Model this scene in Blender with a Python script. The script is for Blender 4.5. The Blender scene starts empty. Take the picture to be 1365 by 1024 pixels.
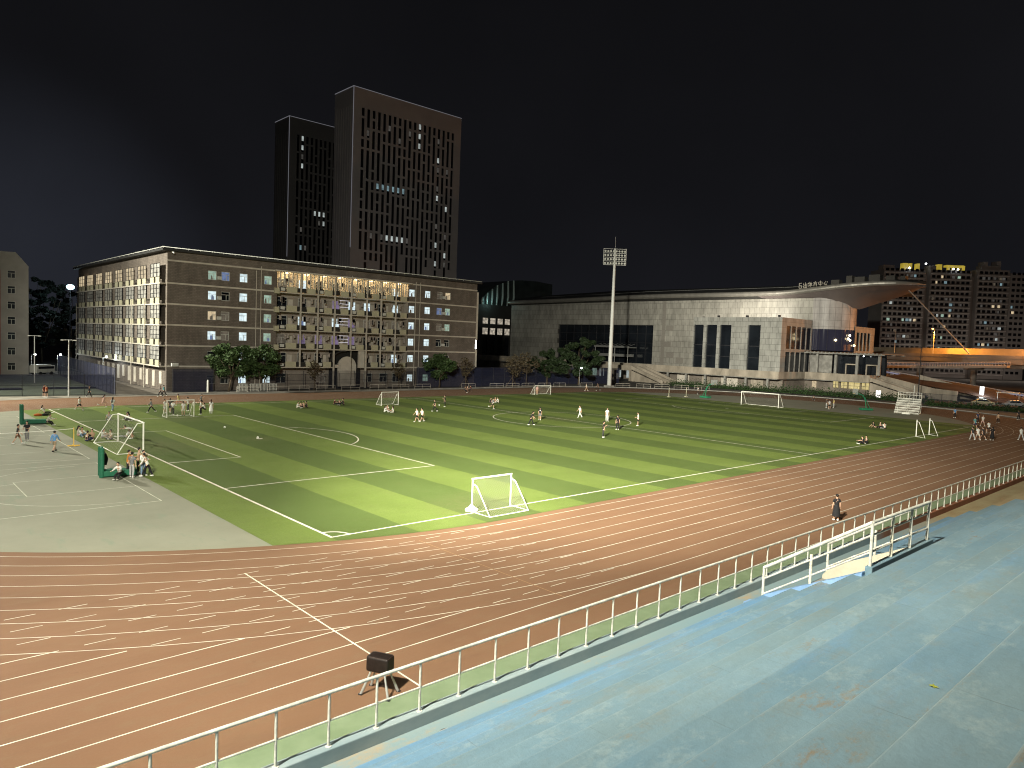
import bpy, bmesh, math, random
import numpy as np
from mathutils import Vector, Matrix
R = math.radians
rng = random.Random(11)
scene = bpy.context.scene
COL = scene.collection

# ------------------------------------------------------------------ helpers
WORLD = {}          # object name -> world offset of its origin (unrotated things)

def tag(o, label=None, cat=None, group=None, kind=None):
    if label: o['label'] = label
    if cat: o['category'] = cat
    if group: o['group'] = group
    if kind: o['kind'] = kind
    return o

def thing(name, label, cat, loc=(0, 0, 0), rz=0.0, group=None):
    o = bpy.data.objects.new(name, None)
    o.empty_display_size = 0.3
    COL.objects.link(o)
    o.location = loc
    o.rotation_euler = (0, 0, rz)
    return tag(o, label, cat, group)

class MB:
    """collects geometry and links it as ONE mesh object"""
    def __init__(s):
        s.v = []; s.f = []; s.smooth = []; s.marks = []
    def mark(s):
        s.marks.append((len(s.v), len(s.f)))
    def add(s, verts, faces, smooth=False):
        n = len(s.v)
        s.v.extend([tuple(p) for p in verts])
        s.f.extend([tuple(i + n for i in f) for f in faces])
        s.smooth.extend([smooth] * len(faces))
        return s
    def box(s, x0, x1, y0, y1, z0, z1):
        s.mark()
        v = [(x0, y0, z0), (x1, y0, z0), (x1, y1, z0), (x0, y1, z0), (x0, y0, z1), (x1, y0, z1), (x1, y1, z1), (x0, y1, z1)]
        return s.add(v, [(0, 3, 2, 1), (4, 5, 6, 7), (0, 1, 5, 4), (1, 2, 6, 5), (2, 3, 7, 6), (3, 0, 4, 7)])
    def cbox(s, c, size, M=None):
        x, y, z = (k / 2 for k in size)
        v = [Vector(p) for p in [(-x, -y, -z), (x, -y, -z), (x, y, -z), (-x, y, -z), (-x, -y, z), (x, -y, z), (x, y, z), (-x, y, z)]]
        if M is not None: v = [M @ p for p in v]
        v = [p + Vector(c) for p in v]
        return s.add(v, [(0, 3, 2, 1), (4, 5, 6, 7), (0, 1, 5, 4), (1, 2, 6, 5), (2, 3, 7, 6), (3, 0, 4, 7)])
    def quad(s, a, b, c, d):
        return s.add([a, b, c, d], [(0, 1, 2, 3)])
    def poly(s, pts):
        return s.add(pts, [tuple(range(len(pts)))])
    def tube(s, pts, r, n=8, closed=False, cap=True, smooth=True):
        s.mark()
        pts = [Vector(p) for p in pts]
        rs = r if isinstance(r, (list, tuple)) else [r] * len(pts)
        rings = []
        m = len(pts)
        prev = None
        for i, p in enumerate(pts):
            if closed:
                d = pts[(i + 1) % m] - pts[i - 1]
            else:
                d = pts[min(i + 1, m - 1)] - pts[max(i - 1, 0)]
            if d.length < 1e-9: d = Vector((0, 0, 1))
            d.normalize()
            a = prev if prev is not None else (Vector((0, 0, 1)) if abs(d.z) < .95 else Vector((1, 0, 0)))
            a = (a - d * a.dot(d))
            if a.length < 1e-6: a = d.orthogonal()
            a.normalize(); prev = a
            b = d.cross(a)
            rings.append([p + (a * math.cos(2 * math.pi * k / n + .4) + b * math.sin(2 * math.pi * k / n + .4)) * rs[i] for k in range(n)])
        v = [q for ring in rings for q in ring]
        f = []
        for i in range(m if closed else m - 1):
            j = (i + 1) % m
            for k in range(n):
                f.append((i * n + k, i * n + (k + 1) % n, j * n + (k + 1) % n, j * n + k))
        s.add(v, f, smooth)
        if cap and not closed:
            s.add(rings[0], [tuple(reversed(range(n)))])
            s.add(rings[-1], [tuple(range(n))])
        return s
    def ball(s, c, r, seg=10, rings=7, sc=(1, 1, 1), M=None):
        s.mark()
        v = []; f = []
        for i in range(rings + 1):
            t = math.pi * i / rings
            for k in range(seg):
                p = 2 * math.pi * k / seg
                q = Vector((math.sin(t) * math.cos(p) * r * sc[0], math.sin(t) * math.sin(p) * r * sc[1], math.cos(t) * r * sc[2]))
                if M is not None: q = M @ q
                v.append(q + Vector(c))
        for i in range(rings):
            for k in range(seg):
                f.append((i * seg + k, (i + 1) * seg + k, (i + 1) * seg + (k + 1) % seg, i * seg + (k + 1) % seg))
        return s.add(v, f, True)
    def extrude_poly(s, pts, off):
        """closed prism: polygon pts moved by off"""
        s.mark()
        n = len(pts); off = Vector(off)
        a = [Vector(p) for p in pts]; b = [p + off for p in a]
        f = [tuple(reversed(range(n))), tuple(range(n, 2 * n))]
        f += [(i, (i + 1) % n, n + (i + 1) % n, n + i) for i in range(n)]
        return s.add(a + b, f)
    def grid(s, rows, smooth=True):
        n = len(rows[0]); v = [p for r_ in rows for p in r_]
        f = [(i * n + j, i * n + j + 1, (i + 1) * n + j + 1, (i + 1) * n + j) for i in range(len(rows) - 1) for j in range(n - 1)]
        return s.add(v, f, smooth)
    def net(s, A, B, Cc, D, step, r):
        """diamond net of thin cords on the quad A-B-C-D"""
        A, B, Cc, D = map(Vector, (A, B, Cc, D))
        w = ((B - A).length + (Cc - D).length) / 2; h = ((D - A).length + (Cc - B).length) / 2
        def P(u, v):
            u /= w; v /= h
            return (A * (1 - u) + B * u) * (1 - v) + (D * (1 - u) + Cc * u) * v
        k = -h
        while k < w:
            a0, a1 = max(k, 0), min(k + h, w)
            if a1 - a0 > .02:
                s.tube([P(a0, a0 - k), P(a1, a1 - k)], r, 3, cap=False)
                s.tube([P(a0, h - (a0 - k)), P(a1, h - (a1 - k))], r, 3, cap=False)
            k += step
        return s
    def build_each(s, name, mat, parent=None, local=False, bevel=0.0):
        """every primitive becomes a part of its own"""
        out = []
        ends = s.marks[1:] + [(len(s.v), len(s.f))]
        for (v0, f0), (v1, f1) in zip(s.marks, ends):
            q = MB(); q.v = s.v[v0:v1]; q.f = [tuple(i - v0 for i in f) for f in s.f[f0:f1]]; q.smooth = s.smooth[f0:f1]
            out.append(q.build(name, mat, parent, local, bevel))
        return out
    def build(s, name, mat, parent=None, local=False, bevel=0.0):
        me = bpy.data.meshes.new(name)
        off = Vector((0, 0, 0))
        if parent is not None and not local:
            p = parent
            while p is not None:
                off += Vector(p.location); p = p.parent
        me.from_pydata([(a - off.x, b - off.y, c - off.z) for a, b, c in s.v], [], s.f)
        me.polygons.foreach_set('use_smooth', s.smooth)
        mats = mat if isinstance(mat, (list, tuple)) else [mat]
        for m in mats: me.materials.append(m)
        me.update()
        o = bpy.data.objects.new(name, me)
        COL.objects.link(o)
        if parent is not None: o.parent = parent
        if bevel:
            b = o.modifiers.new('bevel', 'BEVEL'); b.width = bevel; b.segments = 2; b.limit_method = 'ANGLE'
        return o

def dup(o, parent=None):
    c = o.copy(); COL.objects.link(c)
    if parent is not None: c.parent = parent
    for ch in list(o.children): dup(ch, c)
    return c

def holed_wall(mb, F, u0, u1, v0, v1, holes, depth):
    """wall plane with rectangular openings; F(u, v, w) -> point, w > 0 outwards; reveals go 'depth' inwards"""
    us = sorted({u0, u1, *[h[0] for h in holes], *[h[1] for h in holes]})
    vs = sorted({v0, v1, *[h[2] for h in holes], *[h[3] for h in holes]})
    for i in range(len(us) - 1):
        for j in range(len(vs) - 1):
            uc, vc = (us[i] + us[i + 1]) / 2, (vs[j] + vs[j + 1]) / 2
            if any(h[0] < uc < h[1] and h[2] < vc < h[3] for h in holes): continue
            mb.quad(F(us[i], vs[j], 0), F(us[i + 1], vs[j], 0), F(us[i + 1], vs[j + 1], 0), F(us[i], vs[j + 1], 0))
    for a, b, c, d in holes:
        ring = [(a, c), (b, c), (b, d), (a, d)]
        for k in range(4):
            p, q = ring[k], ring[(k + 1) % 4]
            mb.quad(F(*p, 0), F(*q, 0), F(*q, -depth), F(*p, -depth))

def resample(pts, n):
    P_ = [Vector(p) for p in pts]; d = [0]
    for a, b in zip(P_[:-1], P_[1:]): d.append(d[-1] + (b - a).length)
    out = []
    for s in np.linspace(0, d[-1], n):
        i = max(j for j in range(len(d) - 1) if d[j] <= s + 1e-9)
        out.append(P_[i].lerp(P_[i + 1], (s - d[i]) / (d[i + 1] - d[i])))
    return out

# ------------------------------------------------------------------ materials
def newmat(name):
    m = bpy.data.materials.new(name); m.use_nodes = True
    nt = m.node_tree
    return m, nt, nt.nodes['Principled BSDF']

def mixc(nt, fac, a, b):
    n = nt.nodes.new('ShaderNodeMix'); n.data_type = 'RGBA'
    for sock, val in ((n.inputs[0], fac), (n.inputs[6], a), (n.inputs[7], b)):
        if isinstance(val, (tuple, list)): sock.default_value = (*val[:3], 1)
        elif isinstance(val, (int, float)): sock.default_value = val
        else: nt.links.new(val, sock)
    return n.outputs[2]

def noise(nt, scale, detail=4, rough=.6, stretch=(1, 1, 1), lo=.35, hi=.65):
    tc = nt.nodes.new('ShaderNodeTexCoord')
    mp = nt.nodes.new('ShaderNodeMapping'); mp.inputs['Scale'].default_value = stretch
    nt.links.new(tc.outputs['Object'], mp.inputs[0])
    n = nt.nodes.new('ShaderNodeTexNoise')
    n.inputs['Scale'].default_value = scale; n.inputs['Detail'].default_value = detail; n.inputs['Roughness'].default_value = rough
    nt.links.new(mp.outputs[0], n.inputs['Vector'])
    r = nt.nodes.new('ShaderNodeMapRange'); r.inputs[1].default_value = lo; r.inputs[2].default_value = hi
    nt.links.new(n.outputs['Fac'], r.inputs[0])
    return r.outputs[0]

def math_n(nt, op, a, b=0.0):
    n = nt.nodes.new('ShaderNodeMath'); n.operation = op
    for i, v in enumerate((a, b)):
        if isinstance(v, (int, float)): n.inputs[i].default_value = v
        else: nt.links.new(v, n.inputs[i])
    return n.outputs[0]

def bump(nt, bsdf, h, strength=.2, dist=.05):
    b = nt.nodes.new('ShaderNodeBump'); b.inputs['Strength'].default_value = strength; b.inputs['Distance'].default_value = dist
    nt.links.new(h, b.inputs['Height']); nt.links.new(b.outputs[0], bsdf.inputs['Normal'])

def mat(name, c, rough=.7, metal=0.0, var=.12, scale=6, stretch=(1, 1, 1), spec=.3, bmp=0.0):
    m, nt, p = newmat(name)
    n = noise(nt, scale, stretch=stretch)
    lo = tuple(x * (1 - var) for x in c); hi = tuple(min(1, x * (1 + var)) for x in c)
    nt.links.new(mixc(nt, n, lo, hi), p.inputs['Base Color'])
    p.inputs['Roughness'].default_value = rough; p.inputs['Metallic'].default_value = metal
    p.inputs['Specular IOR Level'].default_value = spec
    if bmp: bump(nt, p, n, bmp)
    return m

def emit(name, c, s, var=0.0, scale=2.0):
    m, nt, p = newmat(name)
    p.inputs['Base Color'].default_value = (.05, .05, .05, 1)
    p.inputs['Emission Color'].default_value = (*c, 1)
    p.inputs['Emission Strength'].default_value = s
    if var:
        n = noise(nt, scale, 2, .5, lo=.3, hi=.7)
        nt.links.new(mixc(nt, n, tuple(x * (1 - var) for x in c), c), p.inputs['Emission Color'])
    return m

def coords(nt):
    tc = nt.nodes.new('ShaderNodeTexCoord'); sp = nt.nodes.new('ShaderNodeSeparateXYZ')
    nt.links.new(tc.outputs['Object'], sp.inputs[0])
    return sp.outputs

def panel_mat(name, c, ax, w, h, mortar=.02, var=.1, rough=.45, dark=.45, metal=0.0, off=0.0, bands=False):
    """rectangular cladding / masonry panels; ax = horizontal axis of the wall (0 x, 1 y)"""
    m, nt, p = newmat(name)
    o = coords(nt)
    cb = nt.nodes.new('ShaderNodeCombineXYZ')
    nt.links.new(o[ax], cb.inputs[0]); nt.links.new(o[2], cb.inputs[1])
    br = nt.nodes.new('ShaderNodeTexBrick')
    br.offset = off; br.inputs['Scale'].default_value = 1.0
    br.inputs['Brick Width'].default_value = w; br.inputs['Row Height'].default_value = h
    br.inputs['Mortar Size'].default_value = mortar; br.inputs['Bias'].default_value = 0
    br.inputs['Color1'].default_value = (*[x * (1 - var) for x in c], 1)
    br.inputs['Color2'].default_value = (*[min(1, x * (1 + var)) for x in c], 1)
    br.inputs['Mortar'].default_value = (*[x * dark for x in c], 1)
    nt.links.new(cb.outputs[0], br.inputs['Vector'])
    n = noise(nt, .25, 3)
    nt.links.new(mixc(nt, n, (0, 0, 0), (1, 1, 1)), br.inputs['Color1']) if False else None
    mx = nt.nodes.new('ShaderNodeMix'); mx.data_type = 'RGBA'; mx.blend_type = 'MULTIPLY'; mx.inputs[0].default_value = .35
    nt.links.new(br.outputs['Color'], mx.inputs[6]); 
    g = noise(nt, .5, 5, .65, (1, 1, .35))
    cg = nt.nodes.new('ShaderNodeCombineColor'); [nt.links.new(g, cg.inputs[i]) for i in range(3)]
    nt.links.new(cg.outputs[0], mx.inputs[7])
    nt.links.new(mx.outputs[2], p.inputs['Base Color'])
    p.inputs['Roughness'].default_value = rough; p.inputs['Metallic'].default_value = metal
    p.inputs['Specular IOR Level'].default_value = .3
    return m

def mesh_mat(name, c, alpha):
    """woven fence fabric: part of the light passes between the wires"""
    m, nt, p = newmat(name)
    p.inputs['Base Color'].default_value = (*c, 1); p.inputs['Roughness'].default_value = .8
    p.inputs['Alpha'].default_value = alpha
    return m

M = dict(
    white=mat('white_paint', (.78, .77, .70), .45, var=.05),
    rail=mat('rail_paint', (.56, .55, .49), .55, var=.28, scale=4),
    railrust=mat('old_rail_paint', (.66, .62, .50), .6, var=.3, scale=5),
    line=mat('line_paint', (.62, .60, .51), .8, var=.22, scale=1.5),
    courtline=mat('worn_court_line', (.55, .55, .45), .8, var=.3, scale=2),
    net=mat('net_cord', (.50, .49, .42), .8, var=.05),
    steel=mat('galvanised_steel', (.42, .42, .41), .45, .4),
    pole=mat('mast_paint', (.62, .62, .60), .5, var=.06, scale=.8),
    dark=mat('dark_metal', (.03, .03, .035), .5),
    black=mat('black_cloth', (.012, .012, .014), .85),
    glass=mat('dark_glass', (.012, .015, .02), .12, var=.3, scale=.2, spec=.5),
    greenpad=mat('green_padding', (.015, .11, .06), .6),
    greenpaint=mat('green_paint', (.02, .16, .08), .5),
    yellow=mat('yellow_paint', (.75, .48, .09), .5),
    leather=mat('brown_leather', (.014, .009, .008), .5, var=.25, scale=9),
    cream=mat('cream_panel', (.54, .51, .37), .7, var=.08, scale=.7),
    band=mat('pale_render', (.60, .55, .48), .75, var=.12, scale=.6),
    frame=mat('white_frame', (.66, .66, .62), .5, var=.05),
    conc=mat('grey_concrete', (.30, .29, .27), .85, var=.25, scale=.8, bmp=.15),
    concw=mat('weathered_concrete', (.38, .33, .27), .85, var=.3, scale=.35, stretch=(1, 1, .4)),
    roofdk=mat('dark_roof', (.045, .045, .045), .7, var=.2, scale=.3),
    whitewall=mat('white_stair_wall', (.52, .48, .38), .8, var=.12, scale=1.2),
    navy=mesh_mat('navy_fence_mesh', (.018, .024, .065), .62),
    thinmesh=mesh_mat('thin_fence_mesh', (.02, .025, .05), .28),
    asphalt=mat('asphalt', (.05, .05, .05), .9, var=.25, scale=.4),
    path=mat('paved_path', (.17, .15, .13), .9, var=.25, scale=.5),
    skin=mat('skin', (.50, .31, .22), .6, var=.08),
    hair=mat('black_hair', (.012, .010, .009), .5),
    hairred=mat('reddish_hair', (.05, .018, .012), .5),
    bark=mat('bark', (.10, .075, .05), .9, var=.3, scale=8, stretch=(1, 1, .2)),
    hedge=mat('hedge_leaves', (.03, .06, .018), .8, var=.5, scale=6),
    brownwall=panel_mat('brown_tile', (.225, .190, .165), 0, .5, .25, .03, .13, .8, .7, off=.5),
    brownside=panel_mat('brown_tile_side', (.225, .190, .165), 1, .5, .25, .03, .13, .8, .7, off=.5),
    silver=panel_mat('silver_panel', (.44, .42, .38), 1, 1.55, 1.75, .035, .07, .42, .35, off=.5),
    silverx=panel_mat('silver_panel_side', (.44, .42, .38), 0, 1.55, 1.75, .035, .07, .42, .35, off=.5),
)

# emissive things only: lit windows, lamps
L = dict(
    cool=emit('lit_window_cool', (.78, .95, 1.0), 1.15, .45, 1.6),
    green=emit('lit_window_green', (.66, .95, .76), .55, .5, 1.6),
    blue=emit('lit_window_blue', (.35, .5, .95), .40, .5, 1.6),
    warm=emit('lit_window_warm', (1.0, .78, .48), .75, .5, 1.6),
    dim=emit('dim_window', (.75, .62, .45), .14, .6, 1.4),
    purple=emit('purple_room', (.75, .55, 1.0), .28, .6, 1.0),
    white=emit('white_lamp', (.95, 1.0, 1.0), 14),
    warmlamp=emit('warm_lamp', (1.0, .80, .45), 9),
    flood=emit('flood_lamp', (.55, .92, 1.0), 5),
    sodium=emit('sodium_lamp', (1.0, .50, .12), 12),
    yellow=emit('yellow_hall', (1.0, .80, .32), .75, .5, .8),
    towerlit=emit('tower_lit', (.85, .95, .92), .55, .6, .7),
    towerdim=emit('tower_dim', (.85, .8, .72), .09, .6, .7),
    towercool=emit('tower_cool', (.55, .85, .95), .35, .6, .7),
    edge=emit('edge_light', (.55, .55, .62), .22),
    sidewarm=emit('side_window_warm', (1.0, .80, .50), .75, .6, .9),
    halldim=emit('hall_window', (1.0, .88, .70), .55, .7, 1.2),
    roofy=emit('roof_glow', (1.0, .74, .08), .42, .3, .3),
)

# ------------------------------------------------------------------ sky, camera, lights
scene.world = bpy.data.worlds.new('World'); scene.world.use_nodes = True
wn = scene.world.node_tree
bg = wn.nodes['Background']
# night sky: the Nishita sky far below its horizon gives no light, so the town's sky glow is a plain dark gradient
tcw = wn.nodes.new('ShaderNodeTexCoord'); spw = wn.nodes.new('ShaderNodeSeparateXYZ')
wn.links.new(tcw.outputs['Generated'], spw.inputs[0])
rampw = wn.nodes.new('ShaderNodeValToRGB')
rampw.color_ramp.elements[0].position = 0.0; rampw.color_ramp.elements[0].color = (.0090, .0093, .0118, 1)
rampw.color_ramp.elements[1].position = .55; rampw.color_ramp.elements[1].color = (.0050, .0050, .0058, 1)
e_ = rampw.color_ramp.elements.new(.2); e_.color = (.0066, .0067, .0082, 1)
wn.links.new(spw.outputs[2], rampw.inputs[0])
# brighter town glow low in the north-west (azimuth of +Y, slightly -X)
dt = wn.nodes.new('ShaderNodeVectorMath'); dt.operation = 'DOT_PRODUCT'
dt.inputs[1].default_value = (.12, .99, .03)
wn.links.new(tcw.outputs['Generated'], dt.inputs[0])
mr = wn.nodes.new('ShaderNodeMapRange'); mr.inputs[1].default_value = .955; mr.inputs[2].default_value = 1.0
mr.inputs[3].default_value = 0; mr.inputs[4].default_value = 1; mr.interpolation_type = 'SMOOTHERSTEP'
wn.links.new(dt.outputs['Value'], mr.inputs[0])
addw = wn.nodes.new('ShaderNodeMix'); addw.data_type = 'RGBA'; addw.blend_type = 'ADD'
wn.links.new(mr.outputs[0], addw.inputs[0]); wn.links.new(rampw.outputs[0], addw.inputs[6])
addw.inputs[7].default_value = (.010, .0115, .016, 1)
nzw = wn.nodes.new('ShaderNodeTexNoise'); nzw.inputs['Scale'].default_value = 2.6; nzw.inputs['Detail'].default_value = 6
wn.links.new(tcw.outputs['Generated'], nzw.inputs['Vector'])
mrw = wn.nodes.new('ShaderNodeMapRange'); mrw.inputs[1].default_value = .3; mrw.inputs[2].default_value = .7; mrw.inputs[3].default_value = .82; mrw.inputs[4].default_value = 1.15
wn.links.new(nzw.outputs['Fac'], mrw.inputs[0])
vmw = wn.nodes.new('ShaderNodeVectorMath'); vmw.operation = 'SCALE'
wn.links.new(addw.outputs[2], vmw.inputs[0]); wn.links.new(mrw.outputs[0], vmw.inputs['Scale'])
wn.links.new(vmw.outputs[0], bg.inputs['Color'])
bg.inputs['Strength'].default_value = 1.0

cam = bpy.data.cameras.new('camera'); camo = bpy.data.objects.new('camera', cam); COL.objects.link(camo)
cam.sensor_width = 36; cam.lens = 958.31 * 36 / 1365; cam.clip_end = 6000; cam.clip_start = .05
r_, u_, f_ = (Vector(v) for v in ((0.7348745507737028, -0.6771913643092822, 0.03703040278043964), (0.011716320528145027, 0.06726902460598325, 0.9976660794884437), (0.6781018525696788, 0.7327255519179693, -0.05736848532144647)))
mw = Matrix.Identity(4)
for i in range(3):
    mw[i][0], mw[i][1], mw[i][2] = r_[i], u_[i], -f_[i]
mw.translation = Vector((-17.4607, -31.5887, 9.9463))
camo.matrix_world = mw
scene.camera = camo
scene.view_settings.view_transform = 'Standard'; scene.view_settings.look = 'None'
scene.view_settings.exposure = 0.0; scene.view_settings.gamma = 1.0
scene.cycles.use_denoising = True; scene.cycles.filter_width = 1.1
scene.cycles.max_bounces = 5; scene.cycles.transparent_max_bounces = 24
scene.cycles.sample_clamp_indirect = 3.0

def spot(name, loc, target, power, cone, blend, col, rad=.6):
    l = bpy.data.lights.new(name, 'SPOT'); l.energy = power; l.spot_size = R(cone); l.spot_blend = blend
    l.color = col; l.shadow_soft_size = rad
    o = bpy.data.objects.new(name, l); COL.objects.link(o); o.location = loc
    o.rotation_euler = (Vector(target) - Vector(loc)).to_track_quat('-Z', 'Y').to_euler()
    return o
def lamp(name, loc, power, col, rad=.3):
    l = bpy.data.lights.new(name, 'POINT'); l.energy = power; l.color = col; l.shadow_soft_size = rad
    o = bpy.data.objects.new(name, l); COL.objects.link(o); o.location = loc
    return o
WARM = (1.0, .965, .80)
# the two lit stadium masts that stand beside and behind the grandstand's left end and at the far left corner of the track
NM, FMS = (-30, -25.5, 33), (-33, 98, 36)
spot('near_mast_light', NM, (38, 20, 0), 275000, 116, 1.0, WARM)
spot('near_mast_beam', (NM[0], NM[1], NM[2] + .8), (9.0, 4.5, 0), 250000, 20, 1.0, WARM)
spot('near_mast_midfield', (NM[0], NM[1] + .8, NM[2] + .8), (52, 20, 0), 980000, 48, 1.0, WARM)
spot('near_mast_hall', (NM[0], NM[1] + 1.6, NM[2] + .8), (177, 77, 14), 760000, 22, .9, WARM)
spot('far_mast_light', FMS, (30, 40, 0), 330000, 124, .8, (1.0, .97, .80))
spot('far_mast_dormitory', (FMS[0], FMS[1], FMS[2] + .8), (20, 114, 12), 85000, 60, 1.0, (1.0, .97, .80))
# ------------------------------------------------------------------ ground and pitch
def sheet(name, pts, z, m, kind='structure'):
    mb = MB(); mb.poly([(x, y, z) for x, y in pts])
    return tag(mb.build(name, m), kind=kind)
def rect(x0, x1, y0, y1): return [(x0, y0), (x1, y0), (x1, y1), (x0, y1)]
XA, XB, YC = 10.3, 94.7, 34.0
def stadium(rad, n=48):
    a = [(XA + rad * math.cos(t), YC + rad * math.sin(t)) for t in np.linspace(math.pi / 2, 1.5 * math.pi, n)]
    b = [(XB + rad * math.cos(t), YC + rad * math.sin(t)) for t in np.linspace(-math.pi / 2, math.pi / 2, n)]
    return a + b

gm, nt, p = newmat('town_ground')
nt.links.new(mixc(nt, noise(nt, .06, 5), (.03, .03, .03), (.075, .07, .062)), p.inputs['Base Color']); p.inputs['Roughness'].default_value = .95
sheet('ground', rect(-2500, 3000, -2500, 3000), -.012, gm)

# concrete surround of the track
cm, nt, p = newmat('surround_concrete')
nt.links.new(mixc(nt, noise(nt, .5, 6), (.15, .135, .115), (.25, .23, .19)), p.inputs['Base Color']); p.inputs['Roughness'].default_value = .9
sheet('paved_surround', [(-60, -16), (150, -16), (150, 10)] + [(XB + 55 * math.cos(t), YC + 55 * math.sin(t)) for t in np.linspace(-.3, math.pi / 2, 24)] + [(-60, 89)], -.006, cm)

# green rubber strip along the grandstand
gmx, nt, p = newmat('green_strip')
nt.links.new(mixc(nt, noise(nt, 1.2, 6), (.135, .185, .100), (.175, .230, .135)), p.inputs['Base Color']); p.inputs['Roughness'].default_value = .85
sheet('green_strip', rect(-60, 150, -19.7, -15.3), -.002, gmx)

# running track
tm, nt, p = newmat('track_rubber')
c1 = mixc(nt, noise(nt, .12, 5, .6), (.162, .088, .050), (.192, .107, .062))
c2 = mixc(nt, noise(nt, .9, 6, .7, (1, 2.2, 1), .5, .8), c1, (.175, .112, .066))
c3 = mixc(nt, math_n(nt, 'MULTIPLY', noise(nt, 14, 3, .7, lo=.3, hi=.7), .22), c2, (.14, .065, .035))
c3 = mixc(nt, math_n(nt, 'MULTIPLY', noise(nt, .05, 5, .7, (.5, 2, 1), .45, .62), .35), c3, (.235, .135, .080))
c3 = mixc(nt, math_n(nt, 'MULTIPLY', noise(nt, 1.6, 9, .85, (.5, 1, 1), .60, .70), .5), c3, (.12, .06, .035))
c4 = mixc(nt, math_n(nt, 'MULTIPLY', noise(nt, .35, 6, .75, (.35, 1.6, 1), .56, .72), .45), c3, (.12, .065, .04))
nt.links.new(c4, p.inputs['Base Color']); p.inputs['Roughness'].default_value = .85; p.inputs['Specular IOR Level'].default_value = .25
bump(nt, p, noise(nt, 60, 2), .25, .01)
mb = MB()
outer = stadium(49.3, 64); inner = stadium(36.2, 64)
n = len(outer)
mb.add([(x, y, .002) for x, y in outer] + [(x, y, .002) for x, y in inner], [(i, (i + 1) % n, n + (i + 1) % n, n + i) for i in range(n)])
# the straight's run-out towards the left corner and the right end
mb.poly([(-60, -15.3, .001), (XA, -15.3, .001), (XA, -2.4, .001), (-20, -2.4, .001), (-60, -2.4, .001)])
mb.poly([(XB, -15.3, .001), (140, -15.3, .001), (140, -2.4, .001), (XB, -2.4, .001)])
tag(mb.build('running_track', tm), kind='structure')

# court surface inside the bends
dm, nt, p = newmat('court_surface')
c1 = mixc(nt, noise(nt, .16, 6, .65), (.200, .202, .150), (.250, .248, .188))
c2 = mixc(nt, noise(nt, .5, 6, .75, (1.6, .5, 1), .55, .75), c1, (.17, .215, .155))
c3 = mixc(nt, math_n(nt, 'MULTIPLY', noise(nt, 2.2, 8, .8, lo=.58, hi=.75), .5), c2, (.15, .14, .10))
nt.links.new(c3, p.inputs['Base Color']); p.inputs['Roughness'].default_value = .8
bump(nt, p, noise(nt, 30, 3), .15, .01)
def dside(sign):
    cx = XA if sign < 0 else XB
    xe = -2.9 if sign < 0 else 107.9
    pts = []
    half = math.acos(min(1, abs(xe - cx) / 36.2))
    for t in np.linspace(-half, half, 40):
        pts.append((cx + sign * 36.2 * math.cos(t), YC + 36.2 * math.sin(t)))
    return pts
def dside_strip(sign):
    return dside(sign)
sheet('court_ground', dside(-1), .006, dm)
o = sheet('court_ground', dside(1), .006, dm)

# turf with mown stripes 4.2 m wide across the pitch
tu, nt, p = newmat('striped_turf')
o = coords(nt)
wob = math_n(nt, 'MULTIPLY', math_n(nt, 'SUBTRACT', noise(nt, .35, 2, lo=0, hi=1), .5), .25)
u = math_n(nt, 'ADD', math_n(nt, 'DIVIDE', math_n(nt, 'ADD', o[0], wob), 4.2), 10.0)
fr = math_n(nt, 'FRACT', math_n(nt, 'MULTIPLY', u, .5))
st = nt.nodes.new('ShaderNodeMapRange'); st.inputs[1].default_value = .494; st.inputs[2].default_value = .506
nt.links.new(fr, st.inputs[0])
n1 = noise(nt, .22, 5, .65)
dk = mixc(nt, n1, (.096, .140, .038), (.111, .158, .047))
lt = mixc(nt, n1, (.158, .218, .050), (.185, .248, .064))
base = mixc(nt, st.outputs[0], dk, lt)
fib = noise(nt, 26, 3, .8, (1, .35, 1), .3, .7)
base = mixc(nt, math_n(nt, 'MULTIPLY', fib, .28), base, (.06, .08, .015))
worn = noise(nt, .7, 7, .8, (1, 1, 1), .54, .74)
base = mixc(nt, math_n(nt, 'MULTIPLY', worn, .40), base, (.15, .15, .06))
patch = noise(nt, .09, 5, .7, (1, 1, 1), .40, .62)
base = mixc(nt, math_n(nt, 'MULTIPLY', patch, .22), base, (.085, .115, .030))
def near(cx, cy, r0, r1):
    dx = math_n(nt, 'SUBTRACT', o[0], cx); dy = math_n(nt, 'SUBTRACT', o[1], cy)
    dd = math_n(nt, 'SQRT', math_n(nt, 'ADD', math_n(nt, 'MULTIPLY', dx, dx), math_n(nt, 'MULTIPLY', dy, dy)))
    q = nt.nodes.new('ShaderNodeMapRange'); q.inputs[1].default_value = r1; q.inputs[2].default_value = r0; nt.links.new(dd, q.inputs[0]); return q.outputs[0]
for cx_, cy_, ra, rb_ in ((2.5, 34, .5, 6), (11, 34, .3, 2.2), (102.5, 34, .5, 6), (52.5, 34, .5, 4), (10.6, 1.5, .5, 4), (41.4, 57.4, .4, 4), (10.5, 53, .4, 4)):
    base = mixc(nt, math_n(nt, 'MULTIPLY', math_n(nt, 'MULTIPLY', near(cx_, cy_, ra, rb_), noise(nt, 1.3, 7, .8, lo=.35, hi=.65)), .6), base, (.17, .16, .075))
blade = noise(nt, 7, 6, .85, (1, .5, 1), .3, .7)
base = mixc(nt, math_n(nt, 'MULTIPLY', blade, .22), base, (.05, .07, .012))
nt.links.new(base, p.inputs['Base Color']); p.inputs['Roughness'].default_value = .7; p.inputs['Specular IOR Level'].default_value = .18
bump(nt, p, noise(nt, 45, 3, .8), .5, .03)
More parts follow.
